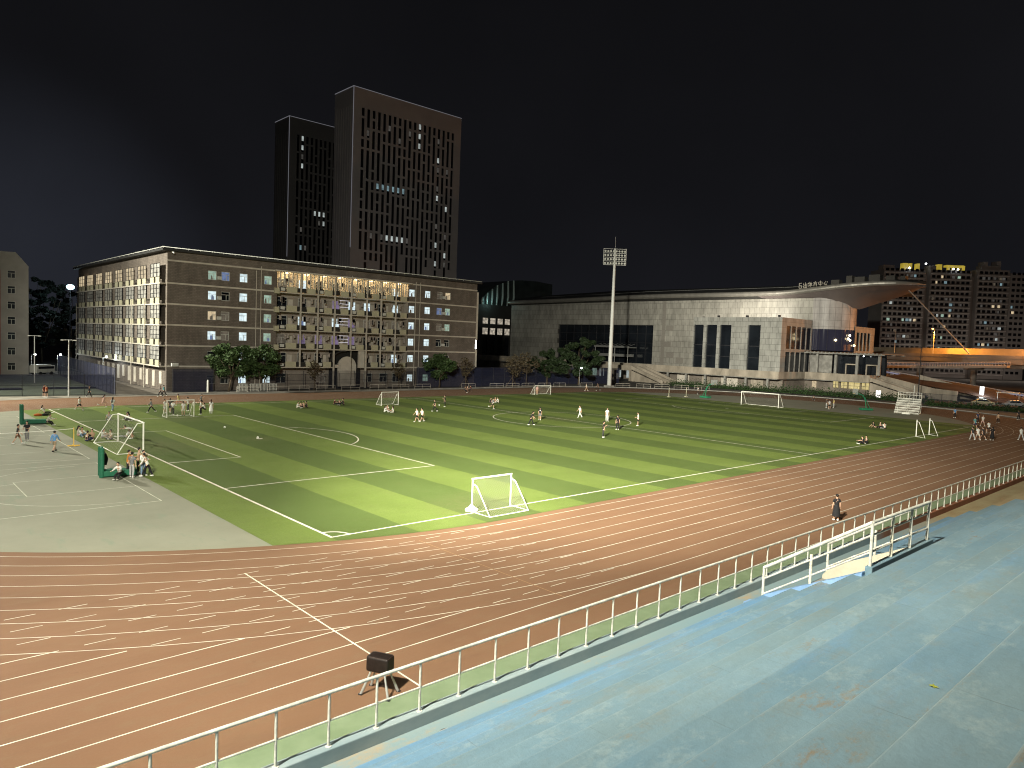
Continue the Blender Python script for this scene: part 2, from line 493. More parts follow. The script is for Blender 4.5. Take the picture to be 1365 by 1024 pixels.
def turf_outline():
    pts = []
    # clip the rectangle x -2.9..107.9 by the track's inner edge
    for x in np.linspace(-2.9, 107.9, 60):
        dx = max(XA - x, 0, x - XB)
        h = math.sqrt(36.2 ** 2 - dx ** 2)
        pts.append((x, YC - h))
    for x in np.linspace(107.9, -2.9, 60):
        dx = max(XA - x, 0, x - XB)
        h = math.sqrt(36.2 ** 2 - dx ** 2)
        pts.append((x, YC + h))
    return pts
sheet('turf', turf_outline(), .010, tu)

# pitch markings
mb = MB()
ZL = .015
def seg(mb, a, b, w=.12, z=ZL):
    a, b = Vector((*a, z)), Vector((*b, z)); d = (b - a).normalized(); nrm = Vector((-d.y, d.x, 0)) * w / 2
    mb.quad(a - nrm, b - nrm, b + nrm, a + nrm)
def arc(mb, c, r, t0, t1, w=.12, n=24, z=ZL):
    for i in range(n):
        ta, tb = t0 + (t1 - t0) * i / n, t0 + (t1 - t0) * (i + 1) / n
        mb.quad((c[0] + (r - w / 2) * math.cos(ta), c[1] + (r - w / 2) * math.sin(ta), z), (c[0] + (r + w / 2) * math.cos(ta), c[1] + (r + w / 2) * math.sin(ta), z),
                (c[0] + (r + w / 2) * math.cos(tb), c[1] + (r + w / 2) * math.sin(tb), z), (c[0] + (r - w / 2) * math.cos(tb), c[1] + (r - w / 2) * math.sin(tb), z))
seg(mb, (0, -.06), (0, 68.06), .15); seg(mb, (105, -.06), (105, 68.06)); 
for y in (0, 68): seg(mb, (.08, y), (104.94, y), .13, ZL + .001)
seg(mb, (52.5, .07), (52.5, 67.9), z=ZL + .002); arc(mb, (52.5, 34), 9.15, 0, 2 * math.pi, n=64, z=ZL + .004)
for s, x0 in ((1, 0), (-1, 105)):
    for d, hh in ((16.5, 20.16), (5.5, 9.16)):
        for y in (34 - hh, 34 + hh): seg(mb, (x0 + s * .07, y), (x0 + s * d, y), z=ZL + .002)
        seg(mb, (x0 + s * d, 34 - hh - .06), (x0 + s * d, 34 + hh + .06), z=ZL + .003)
    a = math.acos(5.5 / 9.15)
    c = 11 if s > 0 else 94
    if s > 0: arc(mb, (11, 34), 9.15, -a, a, z=ZL + .004)
    else: arc(mb, (94, 34), 9.15, math.pi - a, math.pi + a, z=ZL + .004)
    arc(mb, (x0 + s * 11, 34), .15, 0, 2 * math.pi, .3, 12, z=ZL + .005)
for x, y, t in ((0, 0, 0), (105, 0, 90), (105, 68, 180), (0, 68, 270)):
    arc(mb, (x, y), 1.0, R(t), R(t + 90), n=10, z=ZL + .005)
tag(mb.build('pitch_markings', M['line']), kind='structure')

# track lane lines
mb = MB()
Z2 = .006
lanes = [2.85 + 1.245 * k for k in range(9)]      # distance outside the pitch's touchline
for k, d in enumerate(lanes):
    rr = 34 + d
    seg(mb, (XA, YC - rr), (XB, YC - rr), .037, Z2); seg(mb, (XA, YC + rr), (XB, YC + rr), .05, Z2)
    arc(mb, (XA, YC), rr, math.pi / 2, 1.5 * math.pi, .037, 90, Z2)
    arc(mb, (XB, YC), rr, -math.pi / 2, math.pi / 2, .05, 90, Z2)
    y = YC - rr
    # straight lanes carried on to the left: dashed across the bend's lanes, solid outside them
    x = XA - 1.0
    while x > -60:
        out = math.hypot(x - XA, y - YC) > 34 + lanes[-1] - .3
        if out:
            seg(mb, (x, y), (-60, y), .046, Z2 + .003); break
        if x > -27:
            seg(mb, (x, y), (x - .9, y), .033, Z2 + .003)
        x -= 1.58
    x = XB + 1.0
    while x < 112:
        seg(mb, (x, y), (x + .9, y), .05, Z2 + .003); x += 1.58
seg(mb, (-5.5, -2.8), (-5.5, -15.25), .06, Z2 + .006)
tag(mb.build('lane_markings', M['line']), kind='structure')

mb = MB()
for x in (3.2, 33.0, 46.0): seg(mb, (x, -2.9), (x, -12.8), .03, Z2 + .006)
tag(mb.build('faded_markings', mat('faded_yellow_line', (.34, .19, .09), .8)), kind='structure')
# court lines left of the pitch
mb = MB(); Z3 = .0105
for y0, y1, yc in ((12.45, 27.4, 19.9), (46.5, 61.5, 54.0), (29.5, 44.5, 37.0)):
    for y in (y0, y1): seg(mb, (-4.15, y), (-24, y), .06, Z3)
    seg(mb, (-4.15, y0), (-4.15, y1), .06, Z3 + .002)
    for y in (yc - 2.45, yc + 2.45): seg(mb, (-4.15, y), (-9.95, y), .05, Z3)
    seg(mb, (-9.95, yc - 2.45), (-9.95, yc + 2.45), .05, Z3 + .002)
    arc(mb, (-9.95, yc), 1.8, math.pi / 2, 1.5 * math.pi, .05, 20, Z3)
    arc(mb, (-5.7, yc), 6.75, math.pi / 2, 1.5 * math.pi, .05, 30, Z3 + .003)
tag(mb.build('court_markings', M['courtline']), kind='structure')
# kerb round the outside of the far bend
mb = MB()
pts = [(XB + 51.5 * math.cos(t), YC + 51.5 * math.sin(t)) for t in np.linspace(-.75, math.pi / 2, 40)] + [(10, 85.6)]
for a, b in zip(pts[:-1], pts[1:]):
    a, b = Vector((*a, 0)), Vector((*b, 0)); d = (b - a).normalized(); nn = Vector((-d.y, d.x, 0)) * .12
    mb.extrude_poly([a - nn, b - nn, b + nn, a + nn], (0, 0, .14))
tag(mb.build('kerb', M['conc']), kind='structure')

# ------------------------------------------------------------------ grandstand
def stand_paint():
    m, nt, p = newmat('worn_blue_paint')
    o = coords(nt)
    a = noise(nt, .45, 6, .65, (.4, 1.1, 1.1), .3, .7)
    c = mixc(nt, a, (.100, .182, .245), (.180, .272, .325))
    big = noise(nt, .33, 4, .6, (.7, 1, 1), .42, .62)
    c = mixc(nt, math_n(nt, 'MULTIPLY', big, .40), c, (.165, .205, .190))
    # fresher blue on the lowest treads, drawn out along the steps
    low = nt.nodes.new('ShaderNodeMapRange'); low.inputs[1].default_value = 4.2; low.inputs[2].default_value = 2.4; nt.links.new(o[2], low.inputs[0])
    st1 = noise(nt, .9, 5, .65, (.09, 1.8, 1.8), .42, .62)
    c = mixc(nt, math_n(nt, 'MULTIPLY', math_n(nt, 'MULTIPLY', st1, low.outputs[0]), .95), c, (.115, .250, .425))
    sp_ = noise(nt, .55, 5, .7, (.3, 1.2, 1.2), .60, .72)
    c = mixc(nt, math_n(nt, 'MULTIPLY', sp_, .6), c, (.125, .245, .385))
    gr = noise(nt, 1.1, 8, .78, (.5, 1.1, 1.1), .52, .68)
    c = mixc(nt, math_n(nt, 'MULTIPLY', gr, .45), c, (.185, .185, .15))
    pale = noise(nt, 1.0, 8, .78, (.6, 1, 1), .54, .70)
    c = mixc(nt, math_n(nt, 'MULTIPLY', pale, .6), c, (.30, .365, .365))
    rs = noise(nt, .8, 10, .82, (.5, 1.3, 1.3), .585, .68)
    c = mixc(nt, math_n(nt, 'MULTIPLY', rs, .85), c, (.22, .155, .085))
    rs2 = noise(nt, 2.6, 8, .8, (.5, 1.5, 1.5), .66, .74)
    c = mixc(nt, math_n(nt, 'MULTIPLY', rs2, .8), c, (.10, .07, .04))
    fine = noise(nt, 9, 6, .8, (.5, 1, 1), .3, .7)
    c = mixc(nt, math_n(nt, 'MULTIPLY', fine, .25), c, (.09, .12, .125))
    # casting joints across the steps every 3.1 m and grime along each tread's back edge
    jx = math_n(nt, 'ABSOLUTE', math_n(nt, 'SUBTRACT', math_n(nt, 'FRACT', math_n(nt, 'DIVIDE', math_n(nt, 'ADD', o[0], math_n(nt, 'MULTIPLY', noise(nt, 1.2, 4, lo=0, hi=1), .08)), 3.1)), .5))
    jm = nt.nodes.new('ShaderNodeMapRange'); jm.inputs[1].default_value = .0045; jm.inputs[2].default_value = .001; nt.links.new(jx, jm.inputs[0])
    c = mixc(nt, math_n(nt, 'MULTIPLY', math_n(nt, 'MULTIPLY', jm.outputs[0], noise(nt, 1.1, 4, .6, lo=.4, hi=.7)), .45), c, (.07, .08, .08))
    # object origin sits at y = -24; tread noses at y = -20.95 - .87 k
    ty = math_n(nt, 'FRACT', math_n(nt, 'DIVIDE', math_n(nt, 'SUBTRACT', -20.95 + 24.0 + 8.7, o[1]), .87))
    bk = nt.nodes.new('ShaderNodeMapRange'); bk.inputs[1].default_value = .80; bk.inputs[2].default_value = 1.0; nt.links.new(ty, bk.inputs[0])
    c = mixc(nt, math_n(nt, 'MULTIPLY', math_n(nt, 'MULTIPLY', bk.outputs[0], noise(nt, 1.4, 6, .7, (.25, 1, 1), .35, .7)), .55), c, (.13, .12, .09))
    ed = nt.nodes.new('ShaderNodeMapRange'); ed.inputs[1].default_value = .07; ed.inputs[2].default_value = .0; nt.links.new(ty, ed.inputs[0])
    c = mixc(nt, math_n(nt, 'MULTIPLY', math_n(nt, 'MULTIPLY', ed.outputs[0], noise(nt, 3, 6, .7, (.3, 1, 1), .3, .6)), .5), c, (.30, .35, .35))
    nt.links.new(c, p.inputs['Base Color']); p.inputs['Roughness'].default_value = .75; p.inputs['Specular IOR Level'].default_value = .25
    bump(nt, p, noise(nt, 14, 6, .7), .25, .02)
    return m
PAINT = stand_paint()
m, nt, p = newmat('fresh_blue_paint')
nt.links.new(mixc(nt, noise(nt, 1.3, 6, .7, (.4, 1, 1)), (.15, .27, .48), (.23, .37, .60)), p.inputs['Base Color']); p.inputs['Roughness'].default_value = .7
BLUE = m
m, nt, p = newmat('parapet_paint')
o = coords(nt)
red = nt.nodes.new('ShaderNodeMapRange'); red.inputs[1].default_value = 14.5; red.inputs[2].default_value = 16.0; nt.links.new(o[0], red.inputs[0])
c = mixc(nt, noise(nt, .9, 6, .7, (.5, 1, 1)), (.17, .23, .255), (.26, .31, .32))
c2 = mixc(nt, noise(nt, 1.2, 5), (.20, .075, .035), (.27, .105, .055))
nt.links.new(mixc(nt, red.outputs[0], c, c2), p.inputs['Base Color']); p.inputs['Roughness'].default_value = .8
PARA = m
m, nt, p = newmat('dusty_walkway')
o = coords(nt)
c = mixc(nt, noise(nt, .5, 7, .7, (.4, 1, 1)), (.195, .245, .245), (.16, .245, .275))
c = mixc(nt, noise(nt, .7, 8, .78, (.5, 1.2, 1), .56, .72), c, (.30, .235, .15))
tan = nt.nodes.new('ShaderNodeMapRange'); tan.inputs[1].default_value = 13; tan.inputs[2].default_value = 19; nt.links.new(o[0], tan.inputs[0])
wobx = math_n(nt, 'MULTIPLY', math_n(nt, 'SUBTRACT', noise(nt, .9, 6, .8, lo=0, hi=1), .5), .9)
yy = math_n(nt, 'ADD', o[1], math_n(nt, 'MULTIPLY', math_n(nt, 'SUBTRACT', o[0], 20.6), .09))
yb = nt.nodes.new('ShaderNodeMapRange'); yb.inputs[1].default_value = -20.16; yb.inputs[2].default_value = -20.06
nt.links.new(math_n(nt, 'ADD', yy, wobx), yb.inputs[0])
ct = mixc(nt, noise(nt, .8, 7, .75, (.35, 1, 1)), (.27, .19, .095), (.36, .30, .17))
ct = mixc(nt, noise(nt, 1.5, 7, .8, (.4, 1, 1), .6, .7), ct, (.42, .25, .13))
far_ = mixc(nt, yb.outputs[0], mixc(nt, noise(nt, 1, 5), (.165, .275, .46), (.23, .36, .55)), ct)
nt.links.new(mixc(nt, tan.outputs[0], c, far_), p.inputs['Base Color']); p.inputs['Roughness'].default_value = .85
bump(nt, p, noise(nt, 10, 6, .7), .2, .02)
WALK = m

ZW = 2.0                                     # walkway level
VX0, VX1, VY1 = 3.5, 8.12, -23.87            # stair opening
NOSE0, TREAD, RISE = -20.95, .87, .447
stand = thing('grandstand', 'blue painted concrete grandstand with long low steps, worn and stained', 'grandstand', (4, -24, 0))
def step_profile(k0, k1):
    """side profile (y, z) of steps k0..k1-1, rising away from the pitch"""
    pts = []
    for k in range(k0, k1):
        y = NOSE0 - TREAD * k; z0 = ZW + RISE * k; z1 = z0 + RISE
        pts += [(y, z0), (y, z1 - .03), (y - .03, z1)]
    pts.append((NOSE0 - TREAD * k1, ZW + RISE * k1))
    return pts
def steps(x0, x1, k0, k1):
    mb = MB()
    prof = step_profile(k0, k1)
    nx = max(1, int((x1 - x0) / 4))
    xs = np.linspace(x0, x1, nx + 1)
    rows = [[(x, y, z) for (y, z) in prof] for x in xs]
    mb.grid(rows, False)
    for x in (x0, x1):
        mb.poly([(x, y, z) for y, z in prof] + [(x, prof[-1][0], 0), (x, prof[0][0], 0)])
    return mb
NS = 20
kv = 4                                        # the opening takes the first steps
a = steps(-34, VX0, 0, NS); b_ = steps(VX1, 21.0, 0, NS); c_ = steps(VX0, VX1, kv, NS)
mb = MB()
for q in (a, b_, c_): mb.add(q.v, q.f)
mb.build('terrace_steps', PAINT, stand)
mb = MB()
yb_ = NOSE0 + .002
for x0, x1 in ((-34, VX0), (VX1, 21.0)):
    mb.box(x0, x1, yb_, -19.97, ZW - .3, ZW)
mb.box(VX0, VX1, -20.75, -19.97, ZW - .3, ZW)
mb.box(21.0, 150, -46, -19.97, ZW - .3, ZW)
mb.build('walkway_deck', WALK, stand)
# the opening: floor, side walls, end wall with a tunnel
mb = MB()
zt = lambda y: ZW + RISE * (NOSE0 - y) / TREAD + .44
prof = [(-20.76, ZW)] + [(y, zt(y)) for y in (-21.0, VY1)]
for x0, x1, dz in ((VX0 - .002, VX0 + .1, -.5), (VX1 - .16, VX1 + .002, 0)):
    mb.extrude_poly([(x0, y, z) for y, z in [(-20.76, .2), (VY1, .2), (VY1, zt(VY1) + dz), (-21.05, zt(-21.05) + dz), (-20.76, ZW + .1 + dz * .3)]], (x1 - x0, 0, 0))
mb.build_each('opening_side_wall', M['whitewall'], stand)
mb = MB()
ya = VY1 + .0
cx = (VX0 + VX1) / 2
arch = [(cx - 1.3, .2)] + [(cx + 1.3 * math.cos(t), 2.0 + .7 * math.sin(t)) for t in np.linspace(math.pi, 0, 12)] + [(cx + 1.3, .2)]
n = len(arch)
outer_ = [(VX0 + .16, .2), (VX0 + .16, 3.4)] + [(VX0 + .16 + (VX1 - VX0 - .32) * (i + 1) / (n - 3), 3.4) for i in range(n - 4)] + [(VX1 - .16, 3.4), (VX1 - .16, .2)]
mb.add([(x, ya, z) for x, z in arch] + [(x, ya, z) for x, z in outer_], [(i, i + 1, n + i + 1, n + i) for i in range(n - 1)])
mb.build('tunnel_wall', M['whitewall'], stand)
mb = MB(); mb.box(VX0, VX1, VY1 - 4, -20.75, -.02, .2); mb.box(VX0, VX1, VY1 - 4.2, VY1 - 4, .2, 3.2)
for k in range(9):
    mb.box(VX0 + .17, VX1 - .17, -20.76 - .3 * (k + 1), -20.76 - .3 * k, .2, ZW - .2 * (k + 1) + .18)
mb.build('tunnel_stair', M['conc'], stand)
# bright blue kerb down the left edge of the opening and the raised kerb above it
mb = MB()
mb.extrude_poly([(VX0 - .24, y, z) for y, z in [(-20.35, ZW - .05), (-20.35, ZW + .05), (-20.75, ZW + .1), (-20.95, ZW + .43), (VY1 + .02, zt(VY1 + .02) - .03), (VY1 + .02, zt(VY1) - 1.2)]], (.36, 0, 0))
mb.build('blue_edge', BLUE, stand)
mb = MB(); mb.box(VX0 - .1, VX1 + .32, VY1 - .2, VY1 - .003, zt(VY1) - .6, zt(VY1) + .13)
mb.build('raised_kerb', PAINT, stand, bevel=.015)

wall = thing('parapet_wall', 'low painted parapet wall under the long railing, blue-grey turning red further along', 'wall', (0, -19.6, 0))
mb = MB(); mb.box(-40, 150, -19.965, -19.70, 0, 2.28)
mb.build('wall_body', PARA, wall, bevel=.02)

drain = thing('drain_cover', 'small round drain grating set in the blue walkway', 'drain', (-8.62, -20.45, ZW))
mb = MB()
t_ = np.linspace(0, 2 * math.pi, 21)[:-1]
mb.extrude_poly([(-8.62 + .13 * math.cos(t), -20.45 + .13 * math.sin(t), ZW + .002) for t in t_], (0, 0, .012))
mb.build('cover_plate', mat('drain_iron', (.10, .11, .11), .6), drain)
mb = MB()
for k in range(-2, 3): mb.box(-8.72, -8.52, -20.45 + k * .04 - .008, -20.45 + k * .04 + .008, ZW + .015, ZW + .02)
mb.build('grating_bars', M['steel'], drain)

# fallen leaf on a step
lf = MB()
def leaf_pts(c, s, a):
    out = []
    for t, rr in ((0, 1), (25, .45), (55, .95), (85, .4), (115, .9), (150, .4), (180, .6), (210, .4), (245, .9), (275, .4), (305, .95), (335, .45)):
        q = R(t + a); out.append((c[0] + s * rr * math.cos(q), c[1] + s * rr * math.sin(q), c[2] + .006 * math.sin(3 * q)))
    return out
LEAF = (-9.05, -29.25)
kz = int((NOSE0 - LEAF[1]) / TREAD)
lz = ZW + RISE * (kz + 1) + .012
lf.add([(*LEAF, lz + .012)] + leaf_pts((*LEAF, lz), .058, 20), [(0, i + 1, (i + 1) % 12 + 1) for i in range(12)])
tag(lf.build('fallen_leaf', mat('yellow_leaf', (.22, .23, .03), .7)), 'small yellow-green leaf lying on the blue steps', 'leaf')

# long railing on the parapet
rail = thing('railing', 'long white tubular railing on the low parapet wall in front of the track', 'railing', (0, -19.45, 2.28))
YR, ZR = -19.86, 2.28
mb = MB(); mb.tube([(-40, YR, ZR + 1.04), (118, YR, ZR + 1.04)], .035, 10); mb.build('top_rail', M['rail'], rail)
mb = MB(); mb.tube([(-40, YR, ZR + .50), (118, YR, ZR + .50)], .020, 8); mb.build('middle_rail', M['rail'], rail)
pm = MB(); pm.tube([(0, 0, 0), (0, 0, 1.03)], .026, 8); pm.tube([(0, 0, 0), (0, 0, .012)], .06, 8)
x = -14.0 - .05; first = None; k = 0
while k < 86:
    if first is None:
        first = pm.build('post', M['rail'], rail, local=True)
        o = first
    else:
        o = first.copy(); COL.objects.link(o)
    o.parent = rail; o.location = (x, YR + 19.45, 0)
    k += 1; x += 1.035

# white guard rail round the stair opening
gr = thing('stair_railing', 'white pipe guard rail with rusty posts round the stair opening in the blue steps', 'railing', (VX0, VY1, ZW))
def post(x, y, h=1.2, z=None, m='rail'):
    z0 = zt(y) - .1 if z is None else z
    mb = MB(); mb.tube([(x, y, z0), (x, y, z0 + h)], .042, 10); mb.build('post', M[m], gr); return z0
xl, xr = VX0 + .02, VX1 + .02
yl, yh = -20.84, VY1 - .09
hL = 1.22
post(xl, yl, hL, ZW); post(xl, -22.3, hL, zt(-22.3) - .36, 'railrust'); post(xl, yh, hL + .12, zt(yh) - .02)
post(xr, yl, hL, ZW); post(xr, -22.4, hL, zt(-22.4) - .36); post(xr, yh, hL + .12, zt(yh) - .02)
for q in (1, 2): post(xl + (xr - xl) * q / 3.0, yh, hL + .02, zt(yh) + .08, 'railrust' if q == 1 else 'rail')
zl0, zh0 = ZW + hL, zt(yh) + hL + .10
for nm, d, r in (('top_rail', 0, .05), ('middle_rail', .36, .028), ('lower_rail', .84, .028)):
    mb = MB()
    mb.tube([(xl, yl, zl0 - d), (xl, yh, zh0 - d)], r, 10)
    mb.tube([(xr, yl, zl0 - d), (xr, yh, zh0 - d)], r, 10)
    mb.tube([(xl, yh, zh0 - d), (xr, yh, zh0 - d)], r, 10)
    mb.build(nm, M['rail'], gr)

# ------------------------------------------------------------------ goals
def small_goal(x0, x1, y, h, depth, label, rz=0, back=-1, net_step=.14, netr=.003, group='portable five-a-side goals'):
    """free-standing goal; its mouth spans x0..x1 at y, the net leans to 'back'"""
    g = thing('portable_goal', label, 'goal', ((x0 + x1) / 2, y, .012), rz, group)
    w = (x1 - x0) / 2; b = back
    for s in (-1, 1):
        mb = MB(); mb.tube([(s * w, 0, 0), (s * w, 0, h)], .045, 8); mb.build('post', M['white'], g, local=True)
        mb = MB()
        mb.tube([(s * w, 0, h * .86), (s * w, b * .38, h * .82), (s * w, b * depth, .03), (s * w, 0, .03)], .028, 8)
        mb.build('side_frame', M['white'], g, local=True)
    mb = MB(); mb.tube([(-w - .045, 0, h), (w + .045, 0, h)], .05, 8); mb.build('crossbar', M['white'], g, local=True)
    mb = MB(); mb.tube([(-w, b * depth, .03), (w, b * depth, .03)], .028, 8); mb.build('ground_bar', M['white'], g, local=True)
    mb = MB()
    A, B = (-w, b * .38, h * .82), (w, b * .38, h * .82)
    Cc, D = (w, b * depth, .04), (-w, b * depth, .04)
    mb.net(D, Cc, B, A, net_step, netr)
    mb.net((-w, 0, h * .98), (w, 0, h * .98), B, A, net_step, netr)
    for s in (-1, 1):
        mb.net((s * w, 0, .04), (s * w, b * depth, .04), (s * w, b * .38, h * .82), (s * w, 0, h * .9), net_step, netr)
    mb.build('net', M['net'], g, local=True)
    return g
small_goal(9.12, 12.16, .18, 1.95, 1.62, 'small white goal with its net on the near touchline beside the running track', 0, -1, .17, .0023)
for x_, y_, lab in ((81.4, -.1, 'bare white goal side frame on the near touchline, the one nearer the camera'), (85.7, -.25, 'bare white goal side frame on the near touchline, the one nearer the crowd')):
    g = thing('goal_side_frame', lab, 'goal frame', (x_, y_, .012), R(-38), 'bare goal side frames at the right end')
    mb = MB(); mb.tube([(0, 0, 0), (0, 0, 2.14)], .055, 8); mb.build('post', M['white'], g, local=True)
    mb = MB(); mb.tube([(0, 0, 1.92), (0, -.45, 1.86), (0, -1.75, .04), (0, 0, .04)], .036, 8); mb.build('stay', M['white'], g, local=True)
small_goal(9.0, 12.0, 54.4, 1.95, 1.4, 'small white goal with players standing inside it near the far left corner', R(2), 1, .2)
small_goal(40.0, 42.9, 58.5, 1.98, 1.5, 'small white goal on the far side of the pitch facing the camera behind seated pairs', R(0), 1, .25, .005)
small_goal(80.8, 84.7, 67.7, 1.78, 1.4, 'small white goal at the far touchline with a goalkeeper in its mouth', R(-8), 1, .25, .005)

def big_goal(x, s, label):
    g = thing('football_goal', label, 'goal', (x, 34, .012), 0, 'full-size goals')
    for y in (-3.66, 3.66):
        mb = MB(); mb.tube([(0, y, 0), (0, y, 2.46)], .065, 10); mb.build('post', M['white'], g, local=True)
        mb = MB(); mb.tube([(0, y, 2.44), (s * .45, y, 2.4), (s * 1.9, y, .03)], .035, 8); mb.build('stay', M['white'], g, local=True)
        mb = MB(); mb.tube([(0, y, .04), (s * 1.9, y, .04)], .03, 8); mb.build('side_bar', M['white'], g, local=True)
    mb = MB(); mb.tube([(0, -3.72, 2.46), (0, 3.72, 2.46)], .065, 10); mb.build('crossbar', M['white'], g, local=True)
    mb = MB(); mb.tube([(s * 1.9, -3.66, .04), (s * 1.9, 3.66, .04)], .03, 8); mb.build('ground_bar', M['white'], g, local=True)
    mb = MB()
    mb.net((s * 1.9, -3.66, .05), (s * 1.9, 3.66, .05), (s * .45, 3.66, 2.38), (s * .45, -3.66, 2.38), .34, .0028)
    mb.net((s * .45, -3.66, 2.38), (s * .45, 3.66, 2.38), (0, 3.66, 2.44), (0, -3.66, 2.44), .34, .0028)
    mb.build('net', M['net'], g, local=True)
big_goal(-.15, -1, 'full-size white goal with sloping stays at the left end of the pitch')
big_goal(105.15, 1, 'full-size white goal at the right end of the pitch in front of the pale hall')

# white sports bag by the near goal
bag = thing('sports_bag', 'white cloth bag lying against the foot of the near goal', 'bag', (9.15, .25, .012))
mb = MB(); mb.ball((0, 0, .17), .3, 12, 8, (1.05, .7, .6)); mb.ball((.2, -.1, .12), .2, 10, 6, (1, .8, .6)); mb.ball((-.2, .06, .13), .2, 10, 6, (1, .8, .7)); mb.build('bag_body', M['white'], bag, local=True)
mb = MB(); mb.tube([(-.18, 0, .3), (-.08, .02, .42), (.1, .02, .42), (.2, 0, .28)], .02, 6); mb.build('strap', M['frame'], bag, local=True)

# ------------------------------------------------------------------ vaulting horse
vh = thing('vaulting_horse', 'brown leather vaulting buck on four splayed steel legs by the start line', 'gym horse', (-6.62, -14.88, .004), R(-62))
bm = bmesh.new()
bmesh.ops.create_cube(bm, size=1)
bmesh.ops.scale(bm, vec=(.70, .42, .44), verts=bm.verts)
bmesh.ops.bevel(bm, geom=bm.edges[:], offset=.085, segments=4, affect='EDGES', profile=.6)
bmesh.ops.translate(bm, vec=(0, 0, .87), verts=bm.verts)
me = bpy.data.meshes.new('padded_body'); bm.to_mesh(me); bm.free()
me.materials.append(M['leather'])
me.polygons.foreach_set('use_smooth', [True] * len(me.polygons))
o = bpy.data.objects.new('padded_body', me); COL.objects.link(o); o.parent = vh
mb = MB()
for y in (-.205, .205): mb.tube([(-.29, y * .9, 1.07), (.29, y * .9, 1.07)], .012, 6)
for x in (-.35, .35): mb.tube([(x * .91, -.16, 1.07), (x * .91, .16, 1.07)], .012, 6)
mb.build('piping', mat('seam_leather', (.035, .022, .018), .5), vh, local=True)
for sx in (-1, 1):
    for sy in (-1, 1):
        mb = MB(); mb.tube([(sx * .2, sy * .12, .70), (sx * .40, sy * .27, .05)], .028, 8)
        mb.tube([(sx * .31, sy * .2, .36), (sx * .43, sy * .29, .02)], .035, 8)
        lg = mb.build('leg', M['steel'], vh, local=True)
        f = MB(); f.cbox((sx * .435, sy * .295, .02), (.11, .07, .04)); f.build('foot', M['dark'], lg, local=True)

# ------------------------------------------------------------------ basketball stands
def padded_hoop(x, y, rz, label, cloth=True):
    g = thing('basketball_stand', label, 'hoop stand', (x, y, .012), rz, 'green basketball stands on the left court')
    mb = MB(); mb.box(-.1, 1.9, -.55, .55, .06, .42); mb.build('base_box', M['greenpad'], g, local=True, bevel=.05)
    for yy in (-.42, .42):
        mb = MB(); mb.tube([(-.2, yy, .02), (-.2, yy, 1.95)], .16, 10); mb.build('padded_column', M['greenpad'], g, local=True)
    mb = MB(); mb.tube([(-.2, -.42, 1.9), (-.2, .42, 1.9)], .05, 6); mb.build('brace', M['greenpaint'], g, local=True)
    if cloth:
        mb = MB(); mb.tube([(-.0, .42, 1.5), (.1, .5, 1.1), (.08, .52, .7)], [.13, .17, .1], 8); mb.build('hung_jacket', M['black'], g, local=True)
    return g
padded_hoop(-4.95, 21.7, R(-8), 'green padded basketball stand with a jacket hung on it beside the standing group')
padded_hoop(-4.6, 54.0, R(-5), 'green padded basketball stand with a person seated on its base at the court end', False)
def arm_hoop(x, y, rz, label):
    g = thing('basketball_hoop', label, 'basketball hoop', (x, y, .012), rz, 'green hoops beyond the pitch')
    mb = MB(); mb.box(-.5, 1.6, -.6, .6, .05, .4); mb.build('base_box', M['greenpaint'], g, local=True, bevel=.04)
    mb = MB(); mb.tube([(.6, 0, .4), (.35, 0, 1.8), (-.1, 0, 2.7), (-1.5, 0, 3.15)], .09, 8); mb.build('arm', M['greenpaint'], g, local=True)
    mb = MB(); mb.tube([(1.3, 0, .4), (.2, 0, 2.4)], .06, 8); mb.build('brace', M['greenpaint'], g, local=True)
    mb = MB(); mb.box(-1.62, -1.57, -.9, .9, 2.85, 3.9); mb.build('backboard', mesh_mat('clear_board', (.5, .55, .55), .25), g, local=True)
    mb = MB(); mb.tube([(-1.85 + .22 * math.cos(t), .22 * math.sin(t), 3.05) for t in np.linspace(0, 2 * math.pi, 13)[:-1]], .012, 6, closed=True); mb.build('rim', M['yellow'], g, local=True)
arm_hoop(118.6, 20.9, R(-40), 'green basketball hoop with a bent arm beside the white tiered seats')
arm_hoop(112.7, 49.6, R(80), 'green basketball hoop seen end on behind the right-hand goal')

# ------------------------------------------------------------------ white tiered seats
bl = thing('tiered_bench', 'small white tiered bench stand on the grass verge beyond the right end', 'bleacher', (118.6, 13.6, .012), R(12))
NT = 7
for k in range(NT):
    mb = MB()
    mb.box(.55 * k, .55 * k + .40, -1.9, 1.9, .24 + .38 * k, .34 + .38 * k)
    mb.box(.55 * k + .4, .55 * k + .62, -1.9, 1.9, .07 + .38 * k, .13 + .38 * k)
    mb.build('bench_row', M['white'], bl, local=True)
for y in (-1.85, 0, 1.85):
    mb = MB(); mb.tube([(0, y, .02), (.55 * NT, y, .38 * NT)], .04, 6); mb.tube([(.55 * NT, y, .02), (.55 * NT, y, .38 * NT + 1.0)], .04, 6)
    mb.tube([(.55 * 4, y, .02), (.55 * 4, y, .38 * 4)], .035, 6); mb.tube([(0, y, .05), (.55 * NT, y, .05)], .035, 6)
    mb.build('frame', M['white'], bl, local=True)
mb = MB()
for z in (.38 * NT + 1.0, .38 * NT + .55): mb.tube([(.55 * NT, -1.9, z), (.55 * NT, 1.9, z)], .035, 6)
for y in np.linspace(-1.5, 1.5, 7): mb.tube([(.55 * NT, y, .38 * NT), (.55 * NT, y, .38 * NT + 1.0)], .018, 6)
mb.build('back_rail', M['white'], bl, local=True)
mb = MB(); mb.box(-.25, .1, -.6, .6, .02, .2); mb.box(-.05, .55 * NT, -.35, .35, .0, .02)
for k in range(NT): mb.box(.55 * k - .1, .55 * k + .2, -.45, .45, .3 + .38 * k, .36 + .38 * k)
